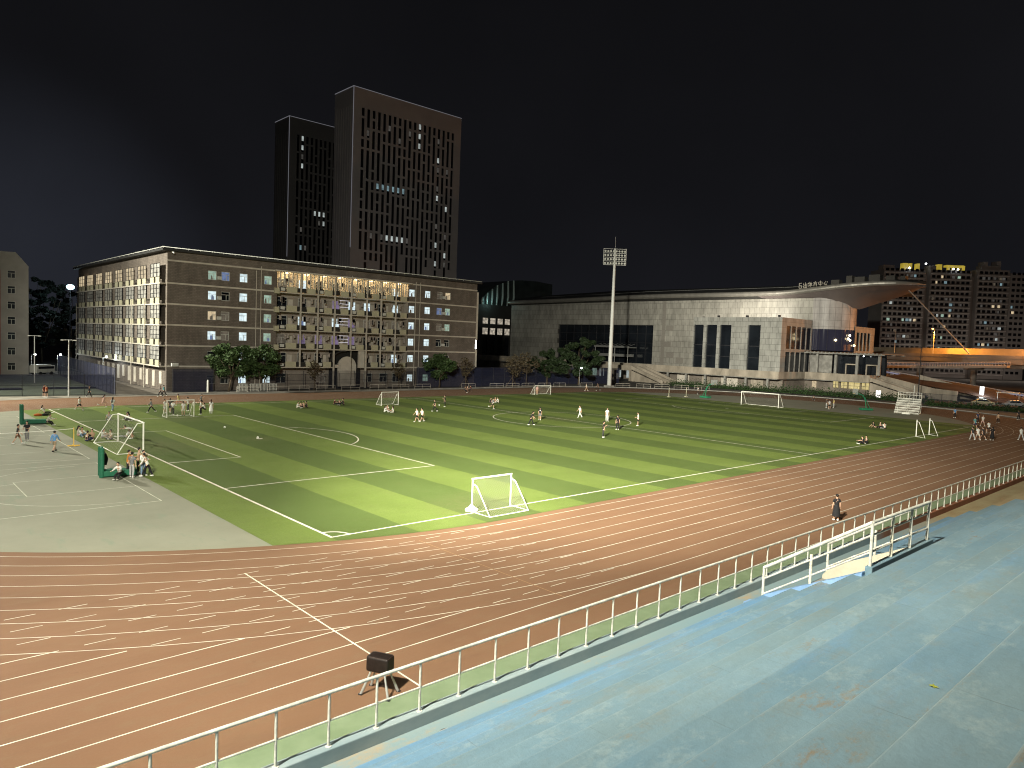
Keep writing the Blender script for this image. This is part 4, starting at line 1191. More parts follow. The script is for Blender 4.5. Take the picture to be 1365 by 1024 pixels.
# ------------------------------------------------------------------ dark hall with a curved ribbed roof in the gap
ch = thing('curved_roof_hall', 'dark hall with ribbed curved roof and two rows of lit windows beside the sports hall', 'building', (178, 198, 0))
CW = mat('dark_hall_wall', (.05, .048, .046), .8, var=.15, scale=.1)
FC = lambda u, v, w: (u, 190 - w, v)
hs = [(170.3 + 4.0 * k, 173.2 + 4.0 * k, a, b) for k in range(4) for a, b in ((12.9, 15.6), (17.2, 19.6))]
hs2 = [(170.4 + 4.0 * k, 173.1 + 4.0 * k, 2.5, 12.0) for k in range(4)]
mb = MB(); holed_wall(mb, FC, 160, 187, 0, 25.0, hs + hs2, .3); mb.quad((160, 190, 0), (160, 215, 0), (160, 215, 25), (160, 190, 25)); mb.build('wall', CW, ch)
for h in hs: window(ch, FC, *h, 'halldim', .12, .5)
for h in hs2:
    mb = MB(); mb.quad(FC(h[0], h[2], -.3), FC(h[1], h[2], -.3), FC(h[1], h[3], -.3), FC(h[0], h[3], -.3)); mb.build('glazing', M['glass'], ch)
prof_ = [(168.5, 25.0), (170, 27.6), (173.5, 30.4), (178, 33.2), (184, 35.4), (191, 36.3), (200, 36.6), (210, 36.0)]
pr_ = resample([(x, 0, z) for x, z in prof_], 30)
mb = MB(); mb.grid([[(p.x, y, p.z) for y in (190.4, 214)] for p in pr_]); mb.poly([(p.x, 190.5, p.z) for p in pr_] + [(210, 190.5, 25), (187, 190.5, 25)])
mb.build('curved_roof', mat('curved_roof_glass', (.035, .045, .045), .35, var=.3, scale=.3), ch)
for k in range(7):
    a = pr_[2 + k * 2]; mb = MB(); mb.tube([(a.x, 190.2, a.z), (a.x - .5 + .1 * k, 189.9, 25.2 + (a.z - 25) * .35), (a.x - .4, 190.0, 25.0)], [.35, .5, .3], 6)
    mb.build('roof_rib', mat('pale_rib', (.38, .45, .44), .5) if k == 0 else bpy.data.materials['pale_rib'], ch)
lamp('roof_glow_light', (172, 187.5, 25.8), 260, (.55, .95, .9), .5)

for u in (8, 36, 62):          # unseen fill lights added to brighten the apartment block, hidden behind the elevated road
    lamp('block_fill_light', FA(u, 9.0, 26), 3600, (1.0, .84, .70), .4)

# ------------------------------------------------------------------ sports hall
GX = 177.5
hall = thing('sports_hall', 'large silver-clad sports hall with a swept roof rim rising to a pointed canopy', 'sports hall', (180, 100, 0))
GW = lambda u, v, w: (GX - w, u, v)
BIGW = (111.6, 155.0, 4.6, 17.4)
mb = MB(); holed_wall(mb, GW, 58.5, 181, 4.2, 25.3, [BIGW], .8); mb.build('main_wall', M['silver'], hall)
mb = MB(); mb.quad(GW(111.6, 4.6, -.8), GW(155, 4.6, -.8), GW(155, 17.4, -.8), GW(111.6, 17.4, -.8)); gwin = mb.build('window', M['glass'], hall)
mb = MB()
for y in np.arange(115, 155, 3.6): mb.box(GX + .62, GX + .78, y - .07, y + .07, 4.6, 17.4)
for z in (8.2, 11.5, 14.5): mb.box(GX + .64, GX + .78, 111.6, 155, z - .06, z + .06)
mb.build('mullions', M['dark'], gwin)
mb = MB()      # entrance canopy in front of the big window
mb.box(GX - 4.5, GX - .1, 118, 133, 9.6, 9.9); mb.box(GX - 4.5, GX - 4.3, 118, 133, 9.9, 10.2)
for y in (118.4, 124, 132.6): mb.tube([(GX - 4.2, y, 4.6), (GX - 4.2, y, 9.6)], .14, 6)
for y in np.arange(118.5, 133, 1.8): mb.tube([(GX - 4.4, y, 10.0), (GX - .4, y, 11.0)], .07, 5)
mb.box(GX - 3.5, GX - .2, 119, 132, 6.6, 7.5)
mb.build('entrance_canopy', M['steel'], hall)
mb = MB()      # a downpipe-like darker strip and odd darker panels on the cladding
mb.box(GX - .05, GX - .004, 106.9, 108.2, 4.6, 25.2)
for y, z in ((103.7, 15.6), (104.5, 10.4), (103.2, 7.0), (99.5, 5.5)): mb.box(GX - .03, GX - .004, y, y + 2.8, z, z + 1.7)
mb.build_each('darker_panel', mat('matt_panel', (.27, .25, .225), .7), hall)
# rounded south end over a glass drum
DC, DRR = (GX + 8.0, 58.5), 8.0
def drum(rad, z0, z1, m, nm, t0=math.pi, t1=2 * math.pi, n=40):
    mb = MB(); ts = np.linspace(t0, t1, n)
    mb.grid([[(DC[0] + rad * math.cos(t), DC[1] + rad * math.sin(t), z) for t in ts] for z in (z1, z0)], True)
    mb.poly([(DC[0] + rad * math.cos(t), DC[1] + rad * math.sin(t), z0) for t in ts])
    return mb.build(nm, m, hall)
cyl = panel_mat('drum_panel', (.44, .41, .40), 1, 1.2, 1.75, .03, .06, .45, .4)
drum(DRR, 16.8, 25.4, cyl, 'drum_wall')
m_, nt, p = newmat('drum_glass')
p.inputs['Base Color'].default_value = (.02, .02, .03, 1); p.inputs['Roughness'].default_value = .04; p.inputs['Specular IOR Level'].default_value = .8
p.inputs['Emission Color'].default_value = (.30, .28, .55, 1); p.inputs['Emission Strength'].default_value = .03  # faint emission paints the purple glow into the glass, no lamp behind it
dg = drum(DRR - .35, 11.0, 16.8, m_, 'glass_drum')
mb = MB()
for t in np.linspace(math.pi, 1.9 * math.pi, 12): mb.tube([(DC[0] + (DRR - .3) * math.cos(t), DC[1] + (DRR - .3) * math.sin(t), 11), (DC[0] + (DRR - .3) * math.cos(t), DC[1] + (DRR - .3) * math.sin(t), 16.8)], .05, 5)
mb.build('mullions', M['dark'], dg)
mb = MB()
for t, z in ((1.42 * math.pi, 15.3), (1.40 * math.pi, 14.4), (1.43 * math.pi, 14.0), (1.25 * math.pi, 13.9), (1.53 * math.pi, 12.6)): mb.ball((DC[0] + (DRR + .1) * math.cos(t), DC[1] + (DRR + .1) * math.sin(t), z), .3, 8, 6)
mb.build_each('hall_lamp', L['warmlamp'], dg)
mb = MB(); mb.quad((DC[0] + 7, 54.6, 4), (DC[0] + 62, 84, 4), (DC[0] + 62, 84, 25.4), (DC[0] + 7, 54.6, 25.4)); mb.build('south_wall', M['silverx'], hall); mb = MB(); mb.quad((GX, 181, 0), (GX + 70, 181, 0), (GX + 70, 181, 27), (GX, 181, 27)); mb.build('rear_wall', M['silverx'], hall)

# projecting block with tall slit windows
BXW = 160.0
ws = [(81.5, 85.0 - .35, 5.0, 17.0), (77.2, 80.6, 5.0, 17.0), (72.8, 76.3, 5.0, 17.0), (64.2, 67.8, 5.0, 17.0)]
BW = lambda u, v, w: (BXW - w, u, v)
mb = MB(); holed_wall(mb, BW, 58.3, 84.8, 3.2, 19.1, ws, .5); blk = mb.build('front_block', panel_mat('block_panel', (.40, .395, .37), 1, 1.75, 1.5, .035, .08, .5, .3, off=.35), hall)
mb = MB()
for a, b, c, d in ws: mb.quad(BW(a, c, -.5), BW(b, c, -.5), BW(b, d, -.5), BW(a, d, -.5))
mb.build('slit_glass', M['glass'], blk)
mb = MB()
for a, b, c, d in ws:
    for z in (8.2, 11.3): mb.box(BXW + .3, BXW + .48, a, b, z, z + .18)
mb.build('transom', M['dark'], blk)
BS = lambda u, v, w: (u, 58.3 - w, v)
hs = [(162.7 + 2.9 * k, 165.15 + 2.9 * k, a, b) for k in range(5) for a, b in ((4.9, 10.2), (11.0, 17.0))]
mb = MB(); holed_wall(mb, BS, BXW, GX, 3.2, 19.1, hs, .14); sb = mb.build('block_side', panel_mat('block_side_panel', (.40, .37, .34), 0, 1.75, 1.5, .03, .06, .5, .4), hall)
mb = MB()
for a, b, c, d in hs: mb.quad(BS(a, c, -.14), BS(b, c, -.14), BS(b, d, -.14), BS(a, d, -.14))
mb.build('side_glass', M['glass'], sb)
mb = MB(); mb.box(BXW + .01, GX, 58.31, 84.79, 19.0, 19.08); mb.quad((BXW, 84.8, 3), (GX, 84.8, 3), (GX, 84.8, 19.1), (BXW, 84.8, 19.1)); mb.build('block_roof', M['conc'], hall)
# floodlights that stand on the block's roof and wash the wall above it
for y, x in ((79.0, 163.5), (70.2, 163.5), (60.2, 162.0), (88.0, 170)):
    fl = MB(); fl.cbox((x, y, 19.55), (.5, .6, .5)); fl.tube([(x, y, 19.08), (x, y, 19.4)], .1, 6); fl.build('roof_floodlight', M['dark'], hall)
spot('hall_wash', (163.5, 72, 19.9), (GX, 76, 22.5), 13000, 130, .9, (1.0, .93, .78), .4)

# swept roof: rim tube, soffit, roof skin
rim = [(176.2, 181, 25.9), (176, 165, 26.0), (176, 148, 26.2), (176, 120, 26.7), (176, 103, 26.75), (176, 87, 26.7), (176, 74.5, 26.65), (176, 67.5, 26.7), (176, 63, 26.95), (176, 58.9, 27.35), (176.1, 54.8, 27.75), (176.7, 49, 28.35), (178.2, 43, 28.75), (180.3, 38, 28.85), (182.6, 34.8, 28.8), (185, 33, 28.6)]
rimp = resample(rim, 120)
mb = MB(); rr = [.72 if i % 2 else .68 for i in range(120)]
for i in range(112, 120): rr[i] *= 1 - (i - 112) / 9
mb.tube(rimp, rr, 12, cap=True, smooth=False); mb.build('roof_rim', mat('rim_metal', (.36, .34, .31), .36, .5, var=.1, scale=.6), hall)
inner_e = [(GX - .1, 181, 25.0), (GX - .1, 148, 25.3), (GX - .1, 120, 25.4), (GX - .1, 87, 25.3), (GX - .1, 67, 25.25), (GX + .2, 58.5, 25.2), (181, 52, 23.6), (186, 49.5, 22.5), (190, 46.4, 24.3), (190, 42, 25.6), (188.4, 36.5, 27.4), (185, 33, 28.5)]
inn = resample(inner_e, 120)
SOF = mat('soffit', (.15, .125, .12), .7, var=.1, scale=.2)
sof = [[a - Vector((0, 0, .5)), a.lerp(b, .35) - Vector((0, 0, .75)), a.lerp(b, .7) - Vector((0, 0, .45)), b] for a, b in zip(rimp, inn)]
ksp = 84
mb = MB(); mb.grid(sof[:ksp + 1]); mb.build('eaves_soffit', mat('eaves_shaded', (.05, .048, .045), .7), hall)  # shade under the eaves put into a darker soffit colour
mb = MB(); mb.grid(sof[ksp:]); mb.build('soffit', SOF, hall)
back = resample([(205, 183, 31.0), (205, 150, 31.8), (205, 95, 31.5), (205, 62, 31.4), (198, 50, 30.6), (191, 40, 29.6), (185, 33, 28.7)], 120)
mb = MB(); mb.grid([[a + Vector((0, 0, .3)), a.lerp(b, .2) + Vector((0, 0, .9)), a.lerp(b, .6) + Vector((0, 0, .6)), b] for a, b in zip(rimp, back)]); 
mb.grid([[a, b] for a, b in zip(back, resample([(240, 183, 30), (240, 95, 31), (240, 62, 30), (230, 50, 29), (191.5, 40, 29.3), (185.2, 33.1, 28.7)], 120))])
mb.build('roof_skin', M['roofdk'], hall)
mb = MB(); rl_ = resample([(r.x + 8, r.y, r.z + 2.35) for r in rimp[8:96]], 60); mb.tube(rl_, .06, 5); mb.build('roof_cable_rail', M['steel'], hall)
mb = MB()
for y, w, h in ((53.5, 2.2, 1.0), (50, 1.5, 1.6), (47.5, 2.6, 1.1), (44, 2.8, 1.4), (40.5, 2.2, 1.0), (38, 1.2, .9)):
    q = min(rimp, key=lambda r: abs(r.y - y)); mb.box(q.x + 2.5, q.x + 4.5, y - w / 2, y + w / 2, q.z + .6, q.z + 1.2 + h)
mb.build_each('roof_plant', mat('roof_plant_box', (.07, .065, .06), .7), hall)
# raised lettering standing on the rim, six block characters of bars
GLY = [[(.2, 0, .8, 0), (.2, .5, .8, .5), (.2, 1, .8, 1), (.2, .5, .2, 1), (.8, 0, .8, .5), (.2, 0, .2, .3)],
       [(.5, 0, .5, 1), (.1, .5, .9, .5), (.1, .5, .1, .85), (.9, .5, .9, .85), (.1, 0, .9, 0), (.1, 0, .1, .35), (.9, 0, .9, .35)],
       [(.2, 0, .2, .75), (.0, .6, .3, 1), (.65, 0, .65, 1), (.35, .7, .95, .7), (.65, .7, .35, .2), (.65, .7, .95, .2)],
       [(.05, .8, .95, .8), (.5, .8, .5, 1), (.2, 0, .2, .6), (.2, .6, .8, .6), (.8, 0, .8, .6), (.2, .3, .8, .3)],
       [(.1, .3, .9, .3), (.1, .75, .9, .75), (.1, .3, .1, .75), (.9, .3, .9, .75), (.5, 0, .5, 1)],
       [(.1, .2, .2, .5), (.35, .1, .35, .6), (.35, .1, .75, .1), (.75, .1, .8, .3), (.5, .6, .6, .8), (.85, .5, .95, .7)]]
for i, g_ in enumerate(GLY):
    yy = 62.3 - i * 1.38
    px = min(rimp, key=lambda r: abs(r.y - yy))
    mb = MB()
    for a, b, c, d in g_: mb.tube([(px.x - .1, yy - a * 1.15, px.z + .85 + b * 1.35), (px.x - .1, yy - c * 1.15, px.z + .85 + d * 1.35)], .075, 4)
    mb.build('roof_letter', M['band'], hall)
# tension rod from the canopy to the ground, lit by the street lamps
mb = MB(); mb.tube([(183.5, 36.5, 27.2), (199.0, 26.0, 11.5)], .16, 6); mb.build('tension_rod', M['steel'], hall)

# south block behind the drum
SBK = lambda u, v, w: (u, 50.3 - w, v)
hs = [(187.3 + 2.5 * k, 189.2 + 2.5 * k, 11.2, 16.3) for k in range(4)] + [(177.2 + 2.45 * k, 179.1 + 2.45 * k, 11.2, 16.3) for k in range(4)]
mb = MB(); holed_wall(mb, SBK, 186, 199.6, 4.6, 17.9, [h for h in hs if h[0] > 186], .15); mb.quad((199.6, 50.3, 4), (199.6, 80, 4), (199.6, 80, 17.9), (199.6, 50.3, 17.9)); mb.box(186, 199.6, 50.32, 62, 17.8, 17.88)
s2 = mb.build('south_block', M['silverx'], hall)
mb = MB(); mb.quad(SBK(186, 11.2, -.15), SBK(199, 11.2, -.15), SBK(199, 16.3, -.15), SBK(186, 16.3, -.15)); mb.build('south_glass', M['glass'], s2)
mb = MB(); mb.ball((192, 55, 18), 2.2, 12, 8, (1.6, 1, .8)); mb.build('roof_cover', M['white'], s2)
# slatted pergola and the recessed storey under it
mb = MB()
for y in np.arange(38, 58, 1.0): mb.box(172.6, 188, y, y + .35, 10.35, 10.6)
for x in (173, 180, 187): mb.box(x, x + .3, 37.5, 58.2, 10.1, 10.35)
mb.build('pergola', M['conc'], hall)
mb = MB()
for y in (39, 44.5, 50, 55): mb.box(174.6, 175.2, y, y + .6, 5.0, 10.1)
mb.box(176.5, 176.7, 52, 58, 5, 10.1); mb.build_each('pergola_column', M['conc'], hall)
mb = MB(); mb.box(177.5, 177.7, 38.5, 52, 5, 10.1); mb.build('recessed_glass', M['glass'], hall)
for y in (40, 45.2):
    mb = MB(); mb.box(175.6, 176, y, y + .25, 5, 7.4); mb.box(175.6, 176, y + 2.6, y + 2.85, 5, 7.4); mb.box(175.6, 176, y, y + 2.85, 7.4, 7.7); mb.build('door_frame', M['concw'], hall)
mb = MB(); mb.ball((175.2, 43.4, 9.8), .16, 8, 6); mb.build('canopy_lamp', L['white'], hall)

# podium with its parapet, ground floor and outside stairs
mb = MB()
pod = [(157.2, 200), (157.2, 57.2), (172, 57.2), (172, 40.5), (200, 40.5), (200, 200)]
for a, b in zip(pod[:4], pod[1:5]):
    a, b = Vector((*a, 3.2)), Vector((*b, 3.2)); d = (b - a).normalized(); nn = Vector((-d.y, d.x, 0)) * .3
    if a.x == b.x == 157.2:
        for y0, y1 in ((200, 98.6), (92.2, 57.2)): mb.box(157.0, 157.35, min(y0, y1), max(y0, y1), 3.1, 5.05)
    else: mb.extrude_poly([a - nn * .5, b - nn * .5, b + nn * .5, a + nn * .5], (0, 0, 1.85))
mb.build_each('podium_parapet', M['concw'], hall)
mb = MB(); mb.extrude_poly([(x, y, 3.0) for x, y in [(157.3, 200), (157.3, 57.4), (172.2, 57.4), (172.2, 40.7), (200, 40.7), (200, 200)]], (0, 0, .5)); mb.build('podium_deck', M['conc'], hall)
mb = MB(); mb.box(161.0, 161.4, 57.8, 200, 0, 3.0); mb.box(161.4, 175, 58.5, 58.8, 0, 3); mb.box(175.0, 175.3, 41, 58.5, 0, 3)
mb.build_each('ground_floor_wall', mat('ground_floor_render', (.21, .18, .155), .85, var=.3, scale=.3), hall)
for y in np.arange(60, 150, 6.2):
    mb = MB(); mb.box(157.6, 158.1, y, y + .5, 0, 3.0); mb.build('podium_column', M['conc'], hall)
for y, w, m_ in ((63.0, 3.5, 'concw'), (70.5, 5.0, 'band'), (79, 2.6, 'concw'), (86, 4, 'band')):
    mb = MB(); mb.box(160.7, 160.98, y, y + w, .1, 2.9); mb.build('wall_panel', M[m_], hall)
for y in (107, 111, 114.5, 118, 121):
    mb = MB(); mb.box(160.8, 160.98, y, y + 1.7, .4, 2.7); mb.build('lit_shop_window', L['towerlit'] if y != 121 else L['green'], hall)
for y0, y1 in ((41.4, 43.3), (43.7, 46.6), (46.9, 48.6), (49.2, 50.6)):
    mb = MB(); mb.box(174.8, 174.98, y0, y1, 1.25, 2.95); w_ = mb.build('lit_window', L['yellow'], hall)
    mb = MB(); mb.box(174.68, 174.79, y0 - .05, y1 + .05, 1.95, 2.02)
    for q in np.linspace(y0, y1, 3): mb.box(174.68, 174.79, q - .04, q + .04, 1.25, 2.95)
    mb.build('bars', M['dark'], w_)
mb = MB(); mb.box(174.8, 174.98, 55.2, 56.3, .9, 2.6); mb.build('lit_doorway', L['warm'], hall)
# stairs down to the ground on the left and on the right
def flight(x0, x1, ya, za, yb, zb, m, nm):
    mb = MB(); n = 16
    for k in range(n):
        t0, t1 = k / n, (k + 1) / n
        y0, y1 = ya + (yb - ya) * t0, ya + (yb - ya) * t1
        z = za + (zb - za) * t1
        mb.box(x0, x1, min(y0, y1), max(y0, y1), 0, max(.05, z))
    f = mb.build(nm, m, hall)
    for x in (x0, x1 - .3):
        mb = MB(); mb.extrude_poly([(x, ya, za + .9), (x, yb, zb + .9), (x, yb, zb - .3), (x, ya, za - .4)], (.3, 0, 0)); mb.build('stair_parapet', M['concw'], f)
mb = MB(); mb.box(150.2, 157.2, 98.7, 106.2, 3.1, 3.5); mb.box(150.0, 150.3, 98.7, 106.2, 3.1, 4.6); mb.box(150.2, 150.7, 99, 99.5, 0, 3.1); mb.box(150.2, 150.7, 105.4, 105.9, 0, 3.1); mb.build_each('stair_landing', M['concw'], hall)
flight(153.7, 156.9, 98.7, 3.6, 87.5, 0, M['concw'], 'outside_stair')
flight(150.2, 153.4, 98.7, 3.6, 87.5, 0, M['concw'], 'outside_stair')
flight(172.2, 176.5, 40.3, 3.6, 27.5, 0, M['concw'], 'outside_stair')

# ------------------------------------------------------------------ elevated road and ramps on the right
ROADC = mat('viaduct_concrete', (.34, .31, .28), .85, var=.15, scale=.12)
via = thing('elevated_road', 'elevated road on concrete piers lit orange by street lamps, far right', 'viaduct', (250, 50, 0))
va, vb = Vector((300, 111, 0)), Vector((196, -13, 0)); dv = (vb - va).normalized(); nv = Vector((dv.y, -dv.x, 0))
if nv.dot(Vector((-1, -.5, 0))) < 0: nv = -nv
LV = (vb - va).length
def V(u, w, z): p = va + dv * u + nv * w; return (p.x, p.y, z)
def vbox(mb, u0, u1, w0, w1, z0, z1): mb.extrude_poly([V(u0, w0, z0), V(u1, w0, z0), V(u1, w1, z0), V(u0, w1, z0)], (0, 0, z1 - z0))
mb = MB(); vbox(mb, 0, LV, -9, 0, 9.0, 10.6); mb.extrude_poly([V(0, -7, 7.8), V(LV, -7, 7.8), V(LV, -2, 7.8), V(0, -2, 7.8)], (0, 0, 1.18)); mb.build('deck', ROADC, via)
mb = MB(); vbox(mb, 0, LV, -.35, .02, 10.62, 11.5); mb.build('near_parapet', ROADC, via)
mb = MB(); vbox(mb, 0, LV, -9.0, -8.7, 10.62, 13.6); mb.build('noise_barrier', mat('barrier_panel', (.33, .29, .22), .8, var=.12, scale=.3), via)
for u in (38, 66, 94, 122, 150):
    mb = MB(); mb.tube([V(u, -4.5, 0), V(u, -4.5, 7.0)], .85, 12); vbox(mb, u - 1, u + 1, -7.2, -1.8, 6.8, 7.78); mb.build('pier', ROADC, via)
def street_lamp(loc, h, lit, lab, grp='street lamps along the elevated road', arm=1.6):
    g = thing('street_lamp', lab, 'street lamp', loc, 0, grp)
    mb = MB(); mb.tube([(0, 0, 0), (0, 0, h * .93), (-arm * .25, 0, h * .985), (-arm, 0, h)], [.11, .08, .06, .05], 7); mb.build('pole', M['steel'], g, local=True)
    mb = MB(); mb.ball((-arm - .2, 0, h - .08), .36, 10, 6, (1.5, .8, .55)); hd = mb.build('lamp_head', M['steel'], g, local=True)
    if lit:
        mb = MB(); mb.ball((-arm - .2, 0, h - .22), .38, 10, 6, (1.2, .8, .6)); mb.build('bulb', L['sodium'], hd, local=True)
    return g
u1 = 78.5
q = V(u1, -.9, 10.6); street_lamp(q, 9.4, True, 'lit orange street lamp on the elevated road, glaring against the dark block')
spot('street_lamp_light', (q[0] - 1.8, q[1], q[2] + 8.6), (q[0] - 1.8, q[1], 0), 34000, 165, .25, (1.0, .36, .05), .4)
q = V(56, -.9, 10.6); street_lamp(q, 9.0, False, 'unlit slim street lamp on the elevated road, left of the glaring one')
for u in (118, 150):       # next lamps of the row, outside the frame to the right
    q = V(u, -.9, 10.6); lamp('street_lamp_light', (q[0] - 1.8, q[1], q[2] + 8.7), 26000, (1.0, .38, .10), .4)
# foot ramps under the viaduct
LED1 = emit('rail_led', (.72, .68, .95), .42, .5, .4); LED2 = emit('bridge_led', (.70, .66, .72), .16, .5, .3)
def ramp(name, lab, pts, w, m, railm, hr=1.1, ledm=None):
    g = thing(name, lab, 'ramp', pts[0], 0, 'foot ramps under the elevated road')
    P_ = [Vector(p) for p in pts]; mb = MB(); rb = MB(); bars = MB()
    for a, b in zip(P_[:-1], P_[1:]):
        d = (b - a); d.z = 0; d.normalize(); nn = Vector((-d.y, d.x, 0)) * w / 2; up = Vector((0, 0, -.5))
        mb.extrude_poly([a - nn, b - nn, b + nn, a + nn], up)
        for s in (-1, 1):
            rb.tube([a + nn * s + Vector((0, 0, hr)), b + nn * s + Vector((0, 0, hr))], .06, 5); rb.tube([a + nn * s + Vector((0, 0, .15)), b + nn * s + Vector((0, 0, .15))], .05, 5)
            n = max(2, int((b - a).length / .7))
            for k in range(n + 1):
                c = a.lerp(b, k / n) + nn * s; bars.tube([c, c + Vector((0, 0, hr))], .035 if k % 3 else .055, 4, cap=False)
    mb.build('ramp_deck', ROADC, g); led = MB()
    for a, b in zip(P_[:-1], P_[1:]):
        d = (b - a); d.z = 0; d.normalize(); nn = Vector((-d.y, d.x, 0)) * w / 2
        for s in (-1, 1): led.tube([a + nn * s * 1.04 + Vector((0, 0, hr * .62)), b + nn * s * 1.04 + Vector((0, 0, hr * .62))], .11, 4)
    led.build('light_strip', ledm, g)
    rb.build('rail', railm, g); bars.build('baluster', railm, g)
    return g
RW = mat('pale_rail', (.60, .56, .56), .6)
ramp('foot_bridge', 'pale footbridge with white railings sloping under the elevated road', [(214.0, 62.0, 6.6), (222, 46, 7.3), (221, 22, 8.6)], 2.6, ROADC, RW, ledm=LED2)
ramp('foot_ramp', 'long ramp with pale railings descending to the street below the elevated road', [(197, 50.5, 5.6), (198, 34, 3.4), (196, 16, 1.2), (195, 6, .4)], 2.4, ROADC, RW, ledm=LED1)
# retaining walls beside the hall's stair
rw = thing('retaining_wall', 'sloping concrete retaining wall beyond the white tiered seats', 'wall', (178, 30, 0))
mb = MB(); mb.extrude_poly([(177.0, 40, 0), (177.0, 40, 5.2), (177.0, 27, 2.6), (177.0, 22, 2.3), (177.0, 22, 0)], (.5, 0, 0)); mb.build('wall_face', M['concw'], rw)
rw = thing('planter_bank', 'dark brown planted bank between the hall stair and the foot ramp', 'bank', (186, 28, 0))
mb = MB(); mb.poly([(178, 40, 4.8), (178, 20, 1.8), (190, 18, 3.0), (193, 40, 5.4)]); mb.poly([(178, 20, 1.8), (178, 12, .2), (188, 8, .3), (190, 18, 3.0)]); mb.build('soil', mat('bank_soil', (.075, .05, .04), .95, var=.3, scale=.4), rw)
rw = thing('brick_gate_wall', 'long grey wall running down to the street beside the parked cars', 'wall', (187, 27, 0))
mb = MB(); mb.extrude_poly([(185, 33, 0), (185, 33, 5.6), (189, 21, 2.4), (189, 21, 0)], (.5, .2, 0)); mb.build('wall_face', M['concw'], rw)

# lit white kiosk, bus shelter frame, cars
k = thing('lit_kiosk', 'tall glowing white kiosk beside the parked cars at the right edge', 'kiosk', (181.0, 18.0, 0))
mb = MB(); mb.box(-.36, .36, -.36, .36, .9, 3.6); mb.build('light_box', emit('kiosk_glow', (.9, .97, 1.0), 3.0, .3, .7), k, local=True)
mb = MB(); mb.box(-.9, .9, -.9, .9, 0, .9); mb.box(-.42, .42, -.42, .42, 3.605, 3.7); mb.build('plinth', M['frame'], k, local=True)
lamp('kiosk_light', (179.4, 17.0, 2.6), 500, (.9, .97, 1.0), .5)
sh = thing('bus_shelter', 'pale open shelter frame behind the parked cars', 'shelter', (180.0, 12.4, 0))
mb = MB(); mb.box(-.8, .8, -2.2, 2.2, 2.5, 2.7); mb.build('roof', M['frame'], sh, local=True)
mb = MB()
for y in (-2.1, 2.1): mb.tube([(0, y, 0), (0, y, 2.5)], .06, 6)
mb.build('posts', M['frame'], sh, local=True)
def car(loc, rz, c, lab):
    g = thing('parked_car', lab, 'car', loc, rz, 'cars parked beyond the right end of the track')
    bm = bmesh.new()
    prof = [(-2.15, .38), (-2.2, .75), (-1.55, .92), (-.85, 1.42), (.75, 1.45), (1.45, .98), (2.15, .86), (2.2, .38)]
    f = []
    for y in (-.84, .84): f.append([bm.verts.new((x, y * (.86 if z > 1.2 else 1), z)) for x, z in prof])
    for i in range(len(prof)): bm.faces.new((f[0][i], f[0][(i + 1) % 8], f[1][(i + 1) % 8], f[1][i]))
    bm.faces.new(list(reversed(f[0]))); bm.faces.new(f[1]); bmesh.ops.recalc_face_normals(bm, faces=bm.faces)
    bmesh.ops.bevel(bm, geom=bm.edges[:], offset=.07, segments=2, affect='EDGES')
    me = bpy.data.meshes.new('body'); bm.to_mesh(me); bm.free()
    me.materials.append(mat('car_paint_' + lab.split()[0], c, .3, var=.03)); o = bpy.data.objects.new('body', me); COL.objects.link(o); o.parent = g
    for s in (-1, 1):
        mb = MB(); mb.add([(x, s * .865 if z < 1.2 else s * .755, z) for x, z in ((-1.2, .96), (-.8, 1.33), (.66, 1.36), (1.15, .98))], [(0, 1, 2, 3)]); mb.build('side_window', M['glass'], g, local=True)
    for x in (-1.35, 1.35):
        for s in (-1, 1):
            mb = MB(); mb.tube([(x, s * .9, .32), (x, s * .7, .32)], .32, 14); w = mb.build('wheel', M['dark'], g, local=True)
            mb = MB(); mb.tube([(x, s * .91, .32), (x, s * .89, .32)], .19, 10); mb.build('rim', M['steel'], w, local=True)
    for s in (-1, 1):
        mb = MB(); mb.ball((2.17, s * .6, .68), .13, 8, 5, (.4, 1, .6)); mb.build('headlight', M['frame'], g, local=True)
car((165.5, 13.8, 0), R(-70), (.62, .55, .36), 'pale yellow car parked sideways in front of the glowing kiosk')
car((168.5, 8.6, 0), R(-60), (.5, .5, .52), 'silver car parked at the right edge next to a yellow one')
car((171.0, 4.8, 0), R(-75), (.30, .16, .09), 'brown car parked furthest right beyond the track')
car((174.5, 29.8, 0), R(-80), (.04, .04, .045), 'dark car parked beside the low stair wall behind the tiered seats')
for px_, lab in (((156.4, 32.3, 0), 'white lit scooter sign beside the hall stair'),):
    g = thing('light_sign', 'small bright white sign at the foot of the hall stair', 'sign', px_)
    mb = MB(); mb.box(-.1, .1, -.5, .5, .5, 2.1); mb.build('sign_face', emit('sign_glow', (1, .93, .85), 3, .5, 3), g, local=True)
    mb = MB(); mb.tube([(0, 0, 0), (0, 0, .5)], .07, 6); mb.build('stem', M['steel'], g, local=True)
